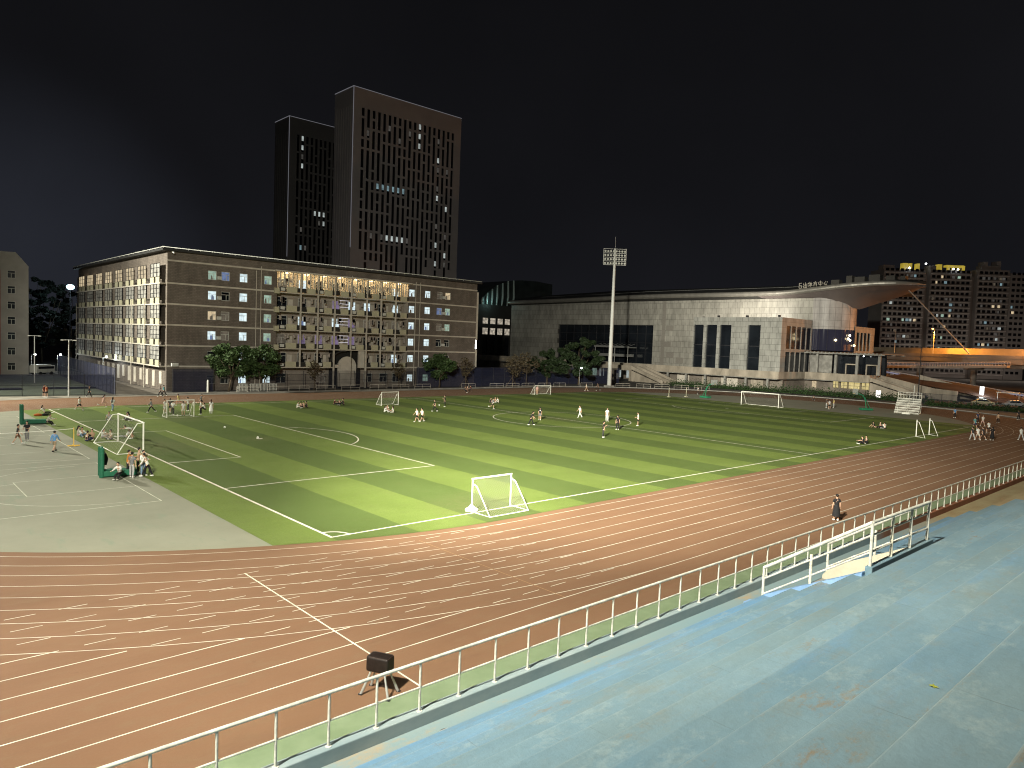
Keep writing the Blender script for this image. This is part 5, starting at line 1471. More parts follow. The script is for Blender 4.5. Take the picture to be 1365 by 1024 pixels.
# hedge strip along the hall
def hedge(name, lab, pts, w, h, n, seed):
    rg = np.random.default_rng(seed); P_ = resample([(*p, 0) for p in pts], 400)
    idx = rg.integers(0, 400, n); v = []; f = []
    for i in range(n):
        c = np.array(P_[idx[i]]) + np.array([rg.normal(0, w * .35), rg.normal(0, w * .35), abs(rg.normal(0, .5)) * h])
        s = rg.uniform(.10, .24); a = rg.normal(size=3); a /= np.linalg.norm(a); b = np.cross(a, rg.normal(size=3)); b /= np.linalg.norm(b)
        k = len(v); v += [tuple(c - a * s), tuple(c + b * s * .6), tuple(c + a * s), tuple(c - b * s * .6)]; f.append((k, k + 1, k + 2, k + 3))
    mb = MB(); mb.add(v, f); o = mb.build(name, M['hedge'])
    return tag(o, lab, 'hedge')
hedge('hedge', 'long low dark hedge along the foot of the sports hall', [(146, 82), (152, 62), (155, 45), (156, 30), (158, 22)], 1.6, 1.5, 9000, 3)
hedge('hedge', 'low dark hedge along the kerb in front of the parked cars', [(150, 20), (152, 8), (151, -4), (148, -14)], 1.3, 1.0, 5000, 4)

# ------------------------------------------------------------------ trees
LEAFM = []
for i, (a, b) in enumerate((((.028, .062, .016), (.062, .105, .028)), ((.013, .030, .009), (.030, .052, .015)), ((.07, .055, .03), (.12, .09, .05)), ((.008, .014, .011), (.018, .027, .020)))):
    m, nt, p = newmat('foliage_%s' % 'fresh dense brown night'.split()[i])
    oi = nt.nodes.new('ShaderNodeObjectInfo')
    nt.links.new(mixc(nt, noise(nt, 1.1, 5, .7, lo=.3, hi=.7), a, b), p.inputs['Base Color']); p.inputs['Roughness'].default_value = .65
    LEAFM.append(m)
def tree(name, lab, base, h, crad, z0, n, kind, seed, grp=None, lean=(0, 0), trunk=.16, leaf=.26, squash=1.0, props=False):
    rg = np.random.default_rng(seed)
    t = thing(name, lab, 'tree', base, 0, grp)
    ct = Vector((lean[0], lean[1], z0 + (h - z0) * .45))
    mb = MB()
    fork = Vector((lean[0] * .6, lean[1] * .6, z0 * .85))
    mb.tube([(0, 0, 0), fork * .5 + Vector((.05, 0, 0)), fork], [trunk, trunk * .8, trunk * .65], 8)
    limbs = []
    for k in range(7):
        a = 2 * math.pi * k / 7 + rg.uniform(-.3, .3); el = rg.uniform(.35, 1.2); r_l = crad * rg.uniform(.55, .95)
        e = ct + Vector((math.cos(a) * math.cos(el) * r_l, math.sin(a) * math.cos(el) * r_l, math.sin(el) * (h - z0) * .42))
        mid = fork.lerp(e, .5) + Vector((rg.normal(0, .15), rg.normal(0, .15), .2))
        mb.tube([fork, mid, e], [trunk * .5, trunk * .3, trunk * .1], 6); limbs.append((mid, e))
    mb.build('trunk', M['bark'], t, local=True)
    clumps = []
    nc = 46
    for k in range(nc):
        d = rg.normal(size=3); d /= np.linalg.norm(d); rr = rg.uniform(.35, 1.0) ** .5
        c = np.array([ct.x, ct.y, ct.z]) + d * rr * np.array([crad, crad, (h - z0) * .52 * squash]) * rg.uniform(.78, 1.04)
        clumps.append((c, rg.uniform(.28, .52) * min(crad, 2.4)))
    v = np.empty((n * 4, 3)); 
    ci = rg.integers(0, nc, n)
    cc = np.array([clumps[i][0] for i in ci]); cr = np.array([clumps[i][1] for i in ci])
    d = rg.normal(size=(n, 3)); d /= np.linalg.norm(d, axis=1)[:, None]
    c = cc + d * (cr * rg.uniform(.2, 1, n) ** .6)[:, None] * np.array([1, 1, .75])
    a = rg.normal(size=(n, 3)); a[:, 2] *= .5; a /= np.linalg.norm(a, axis=1)[:, None]
    b = np.cross(a, rg.normal(size=(n, 3))); b /= np.linalg.norm(b, axis=1)[:, None]
    s = leaf * rg.uniform(.6, 1.3, n)[:, None]
    v[0::4] = c - a * s; v[1::4] = c + b * s * .55 + a * s * .1; v[2::4] = c + a * s; v[3::4] = c - b * s * .55 + a * s * .1
    me = bpy.data.meshes.new('crown'); me.from_pydata(v.tolist(), [], [(4 * i, 4 * i + 1, 4 * i + 2, 4 * i + 3) for i in range(n)]); me.materials.append(LEAFM[kind])
    o = bpy.data.objects.new('crown', me); COL.objects.link(o); o.parent = t
    if props:
        mb = MB()
        for k in range(3):
            a_ = k * 2.1; mb.tube([(math.cos(a_) * 1.4, math.sin(a_) * 1.4, 0), (0, 0, 2.2)], .05, 5)
        mb.build('support_poles', M['bark'], t, local=True)
    return t
tree('broadleaf_tree', 'leafy green tree with a leaning trunk in front of the dormitory, leftmost of the row', (29.2, 88.6, 0), 8.4, 4.0, 2.6, 5200, 0, 1, 'green trees in front of the dormitory', (.9, .3), .17)
tree('broadleaf_tree', 'leafy green tree covering the lit windows of the dormitory, right half of the left pair', (35.2, 89.2, 0), 8.0, 3.6, 2.4, 4600, 0, 2, 'green trees in front of the dormitory', (-.2, .2), .15)
tree('broadleaf_tree', 'rounded green tree in front of the right part of the dormitory', (72.9, 88.4, 0), 7.4, 3.4, 2.2, 4300, 0, 3, 'green trees in front of the dormitory', (.2, 0), .13)
tree('thin_tree', 'thin brownish tree with sparse leaves right of the rounded green one', (79.2, 87.5, 0), 6.6, 1.5, 2.6, 420, 2, 4, 'thin trees with support poles', (0, 0), .08, .22, props=True)
tree('thin_tree', 'thin sparse tree in front of the arched entrance side of the dormitory', (44.6, 88.3, 0), 5.6, 1.3, 2.4, 260, 2, 5, 'thin trees with support poles', (0, 0), .08, .22)
tree('thin_tree', 'thin brown tree propped by poles beyond the right end of the dormitory', (91.8, 86.5, 0), 7.6, 2.0, 2.6, 520, 2, 6, 'thin trees with support poles', (.3, 0), .09, .24, props=True)
tree('thin_tree', 'sparse brownish tree left of the big dark pair before the sports hall', (98.0, 88.5, 0), 8.0, 2.6, 3.0, 620, 2, 16, 'thin trees with support poles', (.3, 0), .09, .26)
tree('thin_tree', 'thin bare tree in front of the eighth balcony column of the dormitory', (63.0, 88.6, 0), 5.8, 1.3, 2.4, 240, 2, 17, 'thin trees with support poles', (0, 0), .07, .22)
tree('broadleaf_tree', 'lower dark green tree in front of the sports hall, left of the big one', (108.0, 91.5, 0), 8.8, 5.4, 2.2, 6500, 1, 7, 'dark trees in front of the sports hall', (0, 0), .2, .30)
tree('broadleaf_tree', 'big dark green tree in front of the sports hall left of the tall floodlight mast', (116.8, 89.0, 0), 12.6, 6.6, 2.6, 11000, 1, 8, 'dark trees in front of the sports hall', (0, 0), .28, .34, 1.05)
# unlit tall trees behind the left court, lack of light put into leaf colour
for i, (x, y, h, rr, lab) in enumerate(((12.5, 186, 22, 7.5, 'tall unlit tree beside the pale apartment house'), (20.0, 192, 25, 7.5, 'tallest unlit tree below the white floodlight'), (27.5, 196, 21, 6.5, 'unlit tree nearest the dormitory wall behind the white floodlight'), (16.5, 205, 20, 8, 'unlit tree in the gap behind the other dark trees'))):
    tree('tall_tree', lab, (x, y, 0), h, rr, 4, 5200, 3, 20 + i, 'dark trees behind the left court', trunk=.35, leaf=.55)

# ------------------------------------------------------------------ masts, fences, barriers
fm = thing('floodlight_mast', 'tall white stadium mast with four rows of unlit floodlights', 'floodlight', (118.2, 80.3, 0))
mb = MB(); mb.tube([(0, 0, 0), (0, 0, 14), (0, 0, 29.6)], [.52, .42, .30], 14); mb.build('mast', M['pole'], fm, local=True)
mb = MB(); mb.tube([(0, 0, 33.5), (0, 0, 36.2)], .04, 5); mb.build('lightning_rod', M['steel'], fm, local=True)
MA = Matrix.Rotation(R(-47), 4, 'Z')
ux, uy = Vector((.735, -.678, 0)), Vector((-.678, -.735, 0))
mb = MB()
for z in (29.5, 30.4, 31.3, 32.3, 33.3): mb.tube([ux * -2.7 + Vector((0, 0, z)), ux * 2.7 + Vector((0, 0, z))], .07, 6)
for s in (-2.7, 0, 2.7): mb.tube([ux * s + Vector((0, 0, 29.5)), ux * s + Vector((0, 0, 33.4))], .07 if s else .25, 6)
mb.build('lamp_frame', M['pole'], fm, local=True)
base = None
for r in range(4):
    for c in range(8):
        p = ux * (-2.35 + c * .67) + Vector((0, 0, 29.95 + r * .95)) + uy * .25
        if base is None:
            mb = MB(); mb.tube([-uy * .12, uy * .16 + Vector((0, 0, -.1))], [.14, .25], 10); mb.tube([uy * .15 + Vector((0, 0, -.098)), uy * .18 + Vector((0, 0, -.11))], [.235, .235], 10)
            base = mb.build('floodlight_head', M['frame'], fm, local=True); base.location = p
        else:
            o = base.copy(); COL.objects.link(o); o.parent = fm; o.location = p
mb = MB(); mb.box(-.9, .9, -.9, .9, 0, .5); mb.build('mast_base', M['conc'], fm, local=True)

def court_lamp(loc, h, lab):
    g = thing('court_light', lab, 'light pole', loc, R(-25), 'court light poles on the left')
    mb = MB(); mb.tube([(0, 0, 0), (0, 0, h)], [.09, .06], 8); mb.build('pole', M['pole'], g, local=True)
    mb = MB(); mb.tube([(-.85, 0, h), (.85, 0, h)], .04, 6); mb.build('crossarm', M['pole'], g, local=True)
    for s in (-1, 1):
        mb = MB(); mb.cbox((s * .75, 0, h - .02), (.45, .3, .12)); mb.build('lamp_head', M['frame'], g, local=True)
court_lamp((5.45, 85.6, 0), 8.0, 'white T-shaped court light pole near the edge of the far track')
court_lamp((6.1, 115.0, 0), 8.1, 'grey T-shaped court light pole further back on the left court')
# white floodlight far left, small lamps
g = thing('flood_lamp', 'glaring blue-white floodlight on a pole behind the end of the dormitory', 'floodlight', (24.3, 180.5, 0))
mb = MB(); mb.tube([(0, 0, 0), (0, 0, 19.5)], .12, 8); mb.build('pole', M['dark'], g, local=True)
mb = MB(); mb.ball((0, -.3, 19.9), .85, 12, 9, (1.1, .5, .8)); mb.build('bulb', L['flood'], g, local=True)
lamp('flood_lamp_light', (23.0, 176.0, 20.6), 1800, (.70, .93, 1.0), .5)
for i, (x, y, z, lab) in enumerate(((9.6, 140, 3.9, 'small white lamp low beside the apartment house'), (15.9, 150.0, 3.6, 'small white lamp in the middle of the dark gap on the left'), (17.3, 118, 4.4, 'small white lamp on a short arm beside the dormitory corner'), (112.5, 84.9, 4.3, 'small white lamp beside the lower dark tree'))):
    g = thing('yard_lamp', lab, 'lamp', (x, y, 0), 0, 'small yard lamps')
    mb = MB(); mb.tube([(0, 0, 0), (0, 0, z), (.5, 0, z + .15)], .05, 6); mb.build('pole', M['steel'], g, local=True)
    mb = MB(); mb.ball((.6, 0, z + .12), .2, 8, 6); mb.build('bulb', L['white'], g, local=True)
    lamp('yard_lamp_light', (x + .6, y - .3, z - .2), 260 if i < 3 else 90, (.85, .97, 1.0), .2)

def mesh_fence(lab, pts, h, sp=3.0, m='navy', grp=None, name='mesh_fence'):
    g = thing(name, lab, 'fence', (*pts[0], 0), 0, grp)
    P_ = [Vector((*p, 0)) for p in pts]
    mb = MB()
    for a, b in zip(P_[:-1], P_[1:]): mb.quad(a, b, b + Vector((0, 0, h)), a + Vector((0, 0, h)))
    mb.build('mesh_panel', M[m], g)
    for a, b in zip(P_[:-1], P_[1:]):
        n = max(1, int((b - a).length / sp))
        for k in range(n + 1):
            c = a.lerp(b, k / n); mb = MB(); mb.tube([c, c + Vector((0, 0, h + .05))], .045, 6); mb.build('post', M['dark'], g)
    mb = MB()
    for z in (h, h * .5, .1): mb.tube([p + Vector((0, 0, z)) for p in P_], .03, 5)
    mb.build('rail', M['dark'], g)
mesh_fence('navy mesh fence running back along the court beside the dormitory lane', [(11.6, 86.3), (14.2, 140)], 4.0)
mesh_fence('dark mesh fence along the front of the left court', [(-22, 90.2), (11.4, 86.6)], 3.0, 3.6, 'navy')
mesh_fence('navy mesh fence at the left corner of the dormitory', [(20.6, 89.4), (27.0, 89.4)], 3.7)
mesh_fence('navy mesh fence in front of the balconies of the dormitory', [(36.5, 90.3), (68.0, 90.3)], 3.4, 3.5, 'thinmesh')
mesh_fence('navy mesh fence from the dormitory towards the sports hall', [(68.5, 90.3), (85.5, 89.6), (112, 92.5), (134, 90)], 4.2, 3.8)
# low white rails along the far edge of the track
first = None
spots_ = [(31.5, 86.3, 3), (37.0, 86.6, 0), (41.0, 86.8, 0), (46.2, 86.9, 1), (51.5, 87.2, -1), (57.4, 87, 0), (62.5, 87, 0), (67.6, 86.8, -2), (79.0, 86.2, 0), (86.5, 85.6, -3), (91.0, 85.4, -2), (95.5, 85.1, 0), (100.2, 84.6, -4), (104.9, 84.2, -3), (113.0, 83.0, -6), (122.5, 79.5, -25), (127.0, 76.6, -30), (131.0, 74.0, -32), (135.0, 71.0, -36), (138.6, 67.5, -40)]
wheres = ['beside the stacked racks', 'left of the balconies', 'under the second balcony column', 'under the third balcony column', 'left of the arched gate', 'right of the arched gate', 'under the seventh balcony column', 'below the eighth balcony column', 'below the rounded tree', 'behind three seated people', 'right of the propped tree', 'behind the far goal, left part', 'behind the far goal, right part', 'below the lower dark tree', 'left of the tall mast', 'right of the tall mast', 'below the left hall stair', 'below the hall stair foot', 'behind the practice posts', 'left of the far green hoop']
for (x, y, a), wh in zip(spots_, wheres):
    lab = 'low white barrier rail on the far track edge ' + wh
    if first is None:
        first = thing('barrier_rail', lab, 'barrier', (x, y, 0), R(a), 'low barrier rails along the far track')
        mb = MB(); mb.tube([(-1.9, 0, 0), (-1.9, 0, .95), (1.9, 0, .95), (1.9, 0, 0)], .035, 6); mb.build('frame', M['band'], first, local=True)
        mb = MB(); mb.tube([(-1.9, 0, .45), (1.9, 0, .45)], .025, 5); mb.tube([(0, 0, .02), (0, 0, .95)], .025, 5); mb.build('middle_bar', M['band'], first, local=True)
    else:
        o = dup(first); o.location = (x, y, 0); o.rotation_euler = (0, 0, R(a)); o['label'] = lab
first = None
for i, (x, lab) in enumerate(((31.4, 'white slatted rack at the left end of the row under the leafy trees'), (33.3, 'white slatted rack, second in the row under the leafy trees'), (35.0, 'white slatted rack, third in the row under the leafy trees'), (36.6, 'white slatted rack, last in the row beside the drain pipe'))):
    if first is None:
        first = thing('slatted_rack', lab, 'rack', (x, 87.8, 0), 0, 'white racks under the trees')
        mb = MB(); mb.tube([(-.7, 0, 0), (-.7, 0, 1.35), (.7, 0, 1.35), (.7, 0, 0)], .04, 5); mb.tube([(-.7, .5, 0), (-.7, .5, 1.2), (.7, .5, 1.2), (.7, .5, 0)], .04, 5); mb.build('frame', M['frame'], first, local=True)
        mb = MB()
        for q in np.linspace(-.6, .6, 6): mb.box(q - .06, q + .06, -.02, .02, .15, 1.3)
        mb.build('slats', M['frame'], first, local=True)
    else:
        o = dup(first); o.location = (x, 87.8, 0); o['label'] = lab
g = thing('white_bollard', 'tall white post at the corner of the navy fence near the leaning tree', 'post', (25.6, 87.9, 0))
mb = MB(); mb.tube([(0, 0, 0), (0, 0, 1.9), (0, 0, 2.1)], [.16, .16, .05], 10); mb.build('post_body', M['frame'], g, local=True)
g = thing('court_board', 'long dark board lying on the fenced left court', 'board', (-1, 100, 0))
mb = MB(); mb.box(-6, 3, -.9, .9, .05, .25); mb.box(6, 13, -.4, .4, .05, .3); mb.build('board_top', M['dark'], g, local=True)
sheet('fenced_court', [(-30, 90.4), (11.3, 86.9), (13.8, 138), (-30, 142)], -.001, mat('court_green', (.13, .15, .11), .85, var=.2, scale=.3))
sheet('lane', [(12.2, 86.5), (20.1, 89.5), (20.1, 152), (14.6, 152)], -.001, M['path'])
g = thing('white_van', 'small pale van parked in the dark gap behind the left court', 'van', (11.2, 138.5, 0), R(35))
mb = MB(); mb.box(-2.2, 2.2, -.9, .9, .45, 1.9); mb.box(-2.0, 1.4, -.85, .85, 1.9, 2.1); mb.build('body', M['frame'], g, local=True, bevel=.1)
mb = MB(); mb.box(-1.8, 1.9, -.92, -.905, 1.25, 1.75); mb.build('side_window', M['glass'], g, local=True)
for x in (-1.3, 1.3):
    for s in (-1, 1): 
        mb = MB(); mb.tube([(x, s * .75, .35), (x, s * .95, .35)], .35, 12); mb.build('wheel', M['dark'], g, local=True)
# low poles and signs near the right end
for pos, h, lab in (((166.0, 27.0, 0), 12.5, 'dark utility pole with cross arms in front of the elevated road'), ((170.5, 6.5, 0), 13.0, 'dark utility pole with cross arms at the right edge')):
    g = thing('utility_pole', lab, 'pole', pos, R(40), 'utility poles before the elevated road')
    mb = MB(); mb.tube([(0, 0, 0), (0, 0, h)], [.12, .08], 7); mb.build('pole', M['dark'], g, local=True)
    mb = MB()
    for z in (h - .3, h - 1.2, h - 2.4): mb.tube([(-.9, 0, z), (.9, 0, z)], .06, 5)
    mb.build('cross_arm', M['dark'], g, local=True)
g = thing('lane_post', 'slim grey post with a white top at the outer kerb near the right end', 'post', (150.3, 22.8, 0))
mb = MB(); mb.tube([(0, 0, 0), (0, 0, 2.6)], .06, 6); mb.build('pole', M['steel'], g, local=True)
mb = MB(); mb.tube([(0, 0, 2.3), (0, 0, 4.0)], .1, 6); mb.build('white_cap', M['frame'], g, local=True)
mesh_fence('thin dark mesh fence between the outer kerb and the parked cars', [(150.8, 24), (153.5, 12), (152.5, -2)], 2.4, 3.0, 'thinmesh')
g = thing('clothes_pile', 'orange and black clothes heaped on the turf by the far hoop', 'clothes', (-2.06, 61.05, .012))
mb = MB(); mb.ball((-.2, 0, .12), .35, 10, 6, (1.2, .8, .45)); mb.build('orange_jacket', mat('orange_cloth', (.42, .10, .02), .85), g, local=True)
mb = MB(); mb.ball((.5, .1, .12), .35, 10, 6, (1.1, .7, .4)); mb.build('black_bag', M['black'], g, local=True)

# ------------------------------------------------------------------ people
CLOTH = {k: mat('cloth_' + k, c, .85, var=.18, scale=14, bmp=.2) for k, c in dict(
    white=(.68, .68, .64), offwhite=(.55, .52, .45), black=(.014, .014, .016), charcoal=(.035, .035, .038), grey=(.16, .16, .165), lightgrey=(.36, .36, .36), blue=(.12, .27, .50),
    navy=(.03, .04, .09), jeans=(.17, .25, .36), khaki=(.30, .23, .15), orange=(.45, .17, .03), tan=(.42, .28, .18), pink=(.55, .34, .30), darkred=(.10, .02, .02),
    teal=(.10, .30, .32), yellow=(.50, .42, .16), brown=(.14, .075, .045), rust=(.40, .12, .05)).items()}
SHOEW, SHOEB = CLOTH['white'], CLOTH['black']
POSE = dict(     # lean, (hip, knee) left / right, (shoulder, elbow, spread) left / right, seat height or None
    stand=(2, (4, 4), (-4, 3), (2, 12, 9), (-3, 10, 9), None),
    stand_arms=(0, (3, 2), (-3, 2), (12, 80, 12), (8, 70, 14), None),
    hug=(6, (3, 3), (-2, 2), (45, 60, 10), (50, 45, 8), None),
    phone=(3, (2, 2), (-3, 2), (20, 105, 6), (4, 14, 9), None),
    walk=(4, (24, 6), (-20, 14), (-22, 12, 8), (24, 22, 8), None),
    stride=(8, (32, 14), (-26, 26), (-30, 20, 8), (30, 30, 8), None),
    run=(12, (42, 48), (-28, 62), (-38, 85, 10), (40, 90, 10), None),
    lean=(22, (26, 8), (-18, 8), (25, 15, 8), (10, 15, 8), None),
    bend=(78, (14, 8), (4, 6), (78, 15, 12), (70, 20, 12), None),
    raise_=(0, (4, 3), (-4, 3), (8, 10, 10), (150, 12, 22), None),
    sit_knees=(14, (128, 98), (124, 96), (62, 25, 4), (60, 28, 4), .13),
    sit_back=(-24, (100, 22), (96, 14), (-42, -6, 16), (-40, -4, 16), .13),
    sit_cross=(8, (92, 120), (88, 118), (34, 45, 10), (30, 50, 10), .13),
    sit_bench=(16, (86, 78), (80, 72), (46, 40, 6), (44, 44, 6), .48),
    sit_slump=(30, (86, 60), (80, 54), (58, 34, 6), (54, 30, 8), .45),
    squat=(30, (112, 128), (104, 124), (60, 40, 6), (58, 40, 6), .26))
def skel(pose):
    lean, lL, lR, aL, aR, seat = POSE[pose]
    d = lambda a: Vector((0, math.sin(R(a)), -math.cos(R(a))))
    up = Vector((0, math.sin(R(lean)), math.cos(R(lean))))
    J = {}
    if seat is None:
        low = max(.43 * math.cos(R(h)) + .42 * math.cos(R(h - k)) for h, k in (lL, lR)); z = low + .075
    else: z = seat
    J['pelvis'] = Vector((0, 0, z))
    J['waist'] = J['pelvis'] + up * .17; J['chest'] = J['pelvis'] + up * .37; J['neck'] = J['pelvis'] + up * .52
    J['head'] = J['neck'] + (up * .6 + Vector((0, .06, .4))).normalized() * .17
    for s, nm, (h, k), (sh, el, sp) in ((-1, 'L', lL, aL), (1, 'R', lR, aR)):
        cross = pose == 'sit_cross'
        hip = J['pelvis'] + Vector((s * .095, 0, -.03)); sx = s * (.22 if seat and pose in ('sit_knees', 'squat') else .04)
        if cross: sx = s * .55
        th = (d(h) + Vector((sx, 0, 0))).normalized(); knee = hip + th * .43
        shn = (d(h - k) + Vector((-s * (.75 if cross else (sx > 0 and .05 or .0)), 0, 0))).normalized(); ank = knee + shn * .41
        ank.z = max(ank.z, .06); J['hip' + nm], J['knee' + nm], J['ank' + nm] = hip, knee, ank
        f = Vector((s * .12, 1, 0)).normalized()
        if seat and not pose.startswith('sit_bench') and abs(ank.z) < .12: f = Vector((s * .15, .9, .35)).normalized()
        J['toe' + nm] = ank + f * .15 + Vector((0, 0, -.035 if f.z < .1 else 0)); 
        shd = J['neck'] - up * .07 + Vector((s * .175, 0, 0)); J['sh' + nm] = shd
        side = math.sin(R(sp))
        ua = (d(sh) + Vector((s * side, 0, 0))).normalized(); el_ = shd + ua * .28
        fa = (d(sh + el) + Vector((s * side * .3 - (s * .25 if el > 50 else 0), 0, 0))).normalized(); wr = el_ + fa * .25
        if wr.z < .05: wr.z = .05
        J['el' + nm], J['wr' + nm] = el_, wr; J['hd' + nm] = fa
    return J
def skin_mesh(name, pts, edges, rad, root=0, sub=1):
    me = bpy.data.meshes.new(name); me.from_pydata([tuple(p) for p in pts], edges, [])
    o = bpy.data.objects.new('tmp', me); COL.objects.link(o)
    sm = o.modifiers.new('s', 'SKIN'); sm.use_smooth_shade = True; sm.branch_smoothing = .3
    for i, r in enumerate(rad):
        me.skin_vertices[0].data[i].radius = r if isinstance(r, tuple) else (r, r); me.skin_vertices[0].data[i].use_root = (i == root)
    ss = o.modifiers.new('ss', 'SUBSURF'); ss.levels = sub; ss.render_levels = sub
    dg = bpy.context.evaluated_depsgraph_get(); dg.update()
    out = bpy.data.meshes.new_from_object(o.evaluated_get(dg)); out.name = name
    bpy.data.objects.remove(o)
    return out
def add_to_mesh(me, mb, mat_index):
    bm = bmesh.new(); bm.from_mesh(me)
    vs = [bm.verts.new(p) for p in mb.v]
    for f, sm in zip(mb.f, mb.smooth):
        try: q = bm.faces.new([vs[i] for i in f]); q.material_index = mat_index; q.smooth = sm
        except ValueError: pass
    bm.to_mesh(me); bm.free()
_cache = {}
def body_meshes(pose):
    if pose in _cache: return _cache[pose]
    J = skel(pose)
    order = ['pelvis', 'waist', 'chest', 'neck', 'head', 'hipL', 'kneeL', 'ankL', 'toeL', 'hipR', 'kneeR', 'ankR', 'toeR', 'shL', 'elL', 'wrL', 'shR', 'elR', 'wrR']
    ix = {n: i for i, n in enumerate(order)}
    E_ = [('pelvis', 'waist'), ('waist', 'chest'), ('chest', 'neck'), ('neck', 'head')]
    for s in 'LR': E_ += [('pelvis', 'hip' + s), ('hip' + s, 'knee' + s), ('knee' + s, 'ank' + s), ('ank' + s, 'toe' + s), ('chest', 'sh' + s), ('sh' + s, 'el' + s), ('el' + s, 'wr' + s)]
    rd = dict(pelvis=(.135, .105), waist=(.12, .09), chest=(.14, .105), neck=.055, head=.06)
    for s in 'LR': rd.update({'hip' + s: .082, 'knee' + s: .055, 'ank' + s: .038, 'toe' + s: .03, 'sh' + s: .06, 'el' + s: .04, 'wr' + s: .028})
    body = skin_mesh('body_' + pose, [J[n] for n in order], [(ix[a], ix[b]) for a, b in E_], [rd[n] for n in order])
    h = J['head']; mb = MB()
    mb.ball(h, .105, 12, 10, (.80, .93, 1.12)); mb.ball(h + Vector((0, .025, -.075)), .06, 8, 6, (.85, .9, .75)); mb.ball(h + Vector((0, .10, -.015)), .02, 6, 4, (.7, 1, 1.2))
    for s in (-1, 1): mb.ball(h + Vector((s * .085, 0, -.01)), .026, 6, 4, (.4, .7, 1.1))
    for s, nm in ((-1, 'L'), (1, 'R')):              # palm, four fingers of different length and a thumb
        w = J['wr' + nm]; f = J['hd' + nm].normalized(); side = f.cross(Vector((0, 1, 0)) if abs(f.y) < .8 else Vector((0, 0, 1))).normalized(); nn = f.cross(side)
        mb.tube([w - f * .01, w + f * .05, w + f * .085], [.026, .036, .03], 7)
        for q, ln in enumerate((.055, .068, .062, .045)):
            b0 = w + f * .08 + side * ((q - 1.5) * .017); mb.tube([b0, b0 + f * ln * .55, b0 + f * ln + nn * s * .018], [.009, .0085, .006], 5)
        b0 = w + f * .03 + side * .03; mb.tube([b0, b0 + f * .03 + side * .022, b0 + f * .06 + side * .02], [.011, .010, .007], 5)
    add_to_mesh(body, mb, 0)
    eyes = MB()
    for s in (-1, 1): eyes.ball(h + Vector((s * .035, .092, .012)), .011, 6, 4, (1.2, .6, .8))
    eyes.ball(h + Vector((0, .088, -.062)), .018, 6, 4, (1.2, .4, .3))
    add_to_mesh(body, eyes, 1)
    def sub(names, extra, edges, rr, nm):
        pts = [J[n] if n in J else extra[n] for n in names]; ii = {n: i for i, n in enumerate(names)}
        return skin_mesh(nm, pts, [(ii[a], ii[b]) for a, b in edges], [rr[n] for n in names])
    ex = {'hem': J['pelvis'] + (J['pelvis'] - J['waist']) * .30, 'nk': J['neck'] + (J['neck'] - J['chest']) * .05}
    for s in 'LR':
        ex['slv' + s] = J['sh' + s].lerp(J['el' + s], .72); ex['cuff' + s] = J['el' + s].lerp(J['wr' + s], .9)
        ex['leg' + s] = J['knee' + s].lerp(J['ank' + s], .92); ex['short' + s] = J['hip' + s].lerp(J['knee' + s], .86)
    rr = {'hem': (.165, .135), 'pelvis': (.158, .128), 'waist': (.142, .112), 'chest': (.165, .13), 'nk': .072, 'shL': .08, 'shR': .08, 'slvL': .068, 'slvR': .068, 'elL': .058, 'elR': .058, 'cuffL': .042, 'cuffR': .042}
    if POSE[pose][5] is not None: tn = ['pelvis', 'waist', 'chest', 'nk']; te = [('pelvis', 'waist'), ('waist', 'chest'), ('chest', 'nk')]
    else: tn = ['hem', 'pelvis', 'waist', 'chest', 'nk']; te = [('hem', 'pelvis'), ('pelvis', 'waist'), ('waist', 'chest'), ('chest', 'nk')]
    tee = sub(tn + ['shL', 'slvL', 'shR', 'slvR'], ex, te + [('chest', 'shL'), ('shL', 'slvL'), ('chest', 'shR'), ('shR', 'slvR')], rr, 'tee_' + pose)
    lng = sub(tn + ['shL', 'elL', 'cuffL', 'shR', 'elR', 'cuffR'], ex, te + [('chest', 'shL'), ('shL', 'elL'), ('elL', 'cuffL'), ('chest', 'shR'), ('shR', 'elR'), ('elR', 'cuffR')], rr, 'longsleeve_' + pose)
    ex['pv'] = J['pelvis'] + (J['waist'] - J['pelvis']) * .25
    r2 = {'pv': (.145, .115), 'pelvis': (.148, .118), 'hipL': .098, 'hipR': .098, 'kneeL': .075, 'kneeR': .075, 'legL': .062, 'legR': .062, 'shortL': .092, 'shortR': .092}
    tro = sub(['pelvis', 'pv', 'hipL', 'kneeL', 'legL', 'hipR', 'kneeR', 'legR'], ex, [('pelvis', 'pv'), ('pelvis', 'hipL'), ('hipL', 'kneeL'), ('kneeL', 'legL'), ('pelvis', 'hipR'), ('hipR', 'kneeR'), ('kneeR', 'legR')], r2, 'trousers_' + pose)
    sho = sub(['pelvis', 'pv', 'hipL', 'shortL', 'hipR', 'shortR'], ex, [('pelvis', 'pv'), ('pelvis', 'hipL'), ('hipL', 'shortL'), ('pelvis', 'hipR'), ('hipR', 'shortR')], r2, 'shorts_' + pose)
    def mk(mb, nm):
        me = bpy.data.meshes.new(nm); me.from_pydata([tuple(v) for v in mb.v], [], mb.f); me.polygons.foreach_set('use_smooth', mb.smooth); return me
    mb = MB(); mb.ball(h + Vector((0, -.018, .028)), .113, 12, 9, (.84, .92, 1.0)); short_h = mk(mb, 'hair_short_' + pose)
    mb = MB(); mb.ball(h + Vector((0, -.018, .026)), .116, 12, 9, (.86, .94, 1.02)); back = (J['chest'] - J['neck']).normalized()
    mb.tube([h + Vector((0, -.05, 0)), h + Vector((0, -.085, -.1)), J['neck'] + Vector((0, -.11, -.02)) + back * .04, J['neck'] + Vector((0, -.125, -.06)) + back * .1], [.075, .08, .075, .045], 8); long_h = mk(mb, 'hair_long_' + pose)
    shoes = []
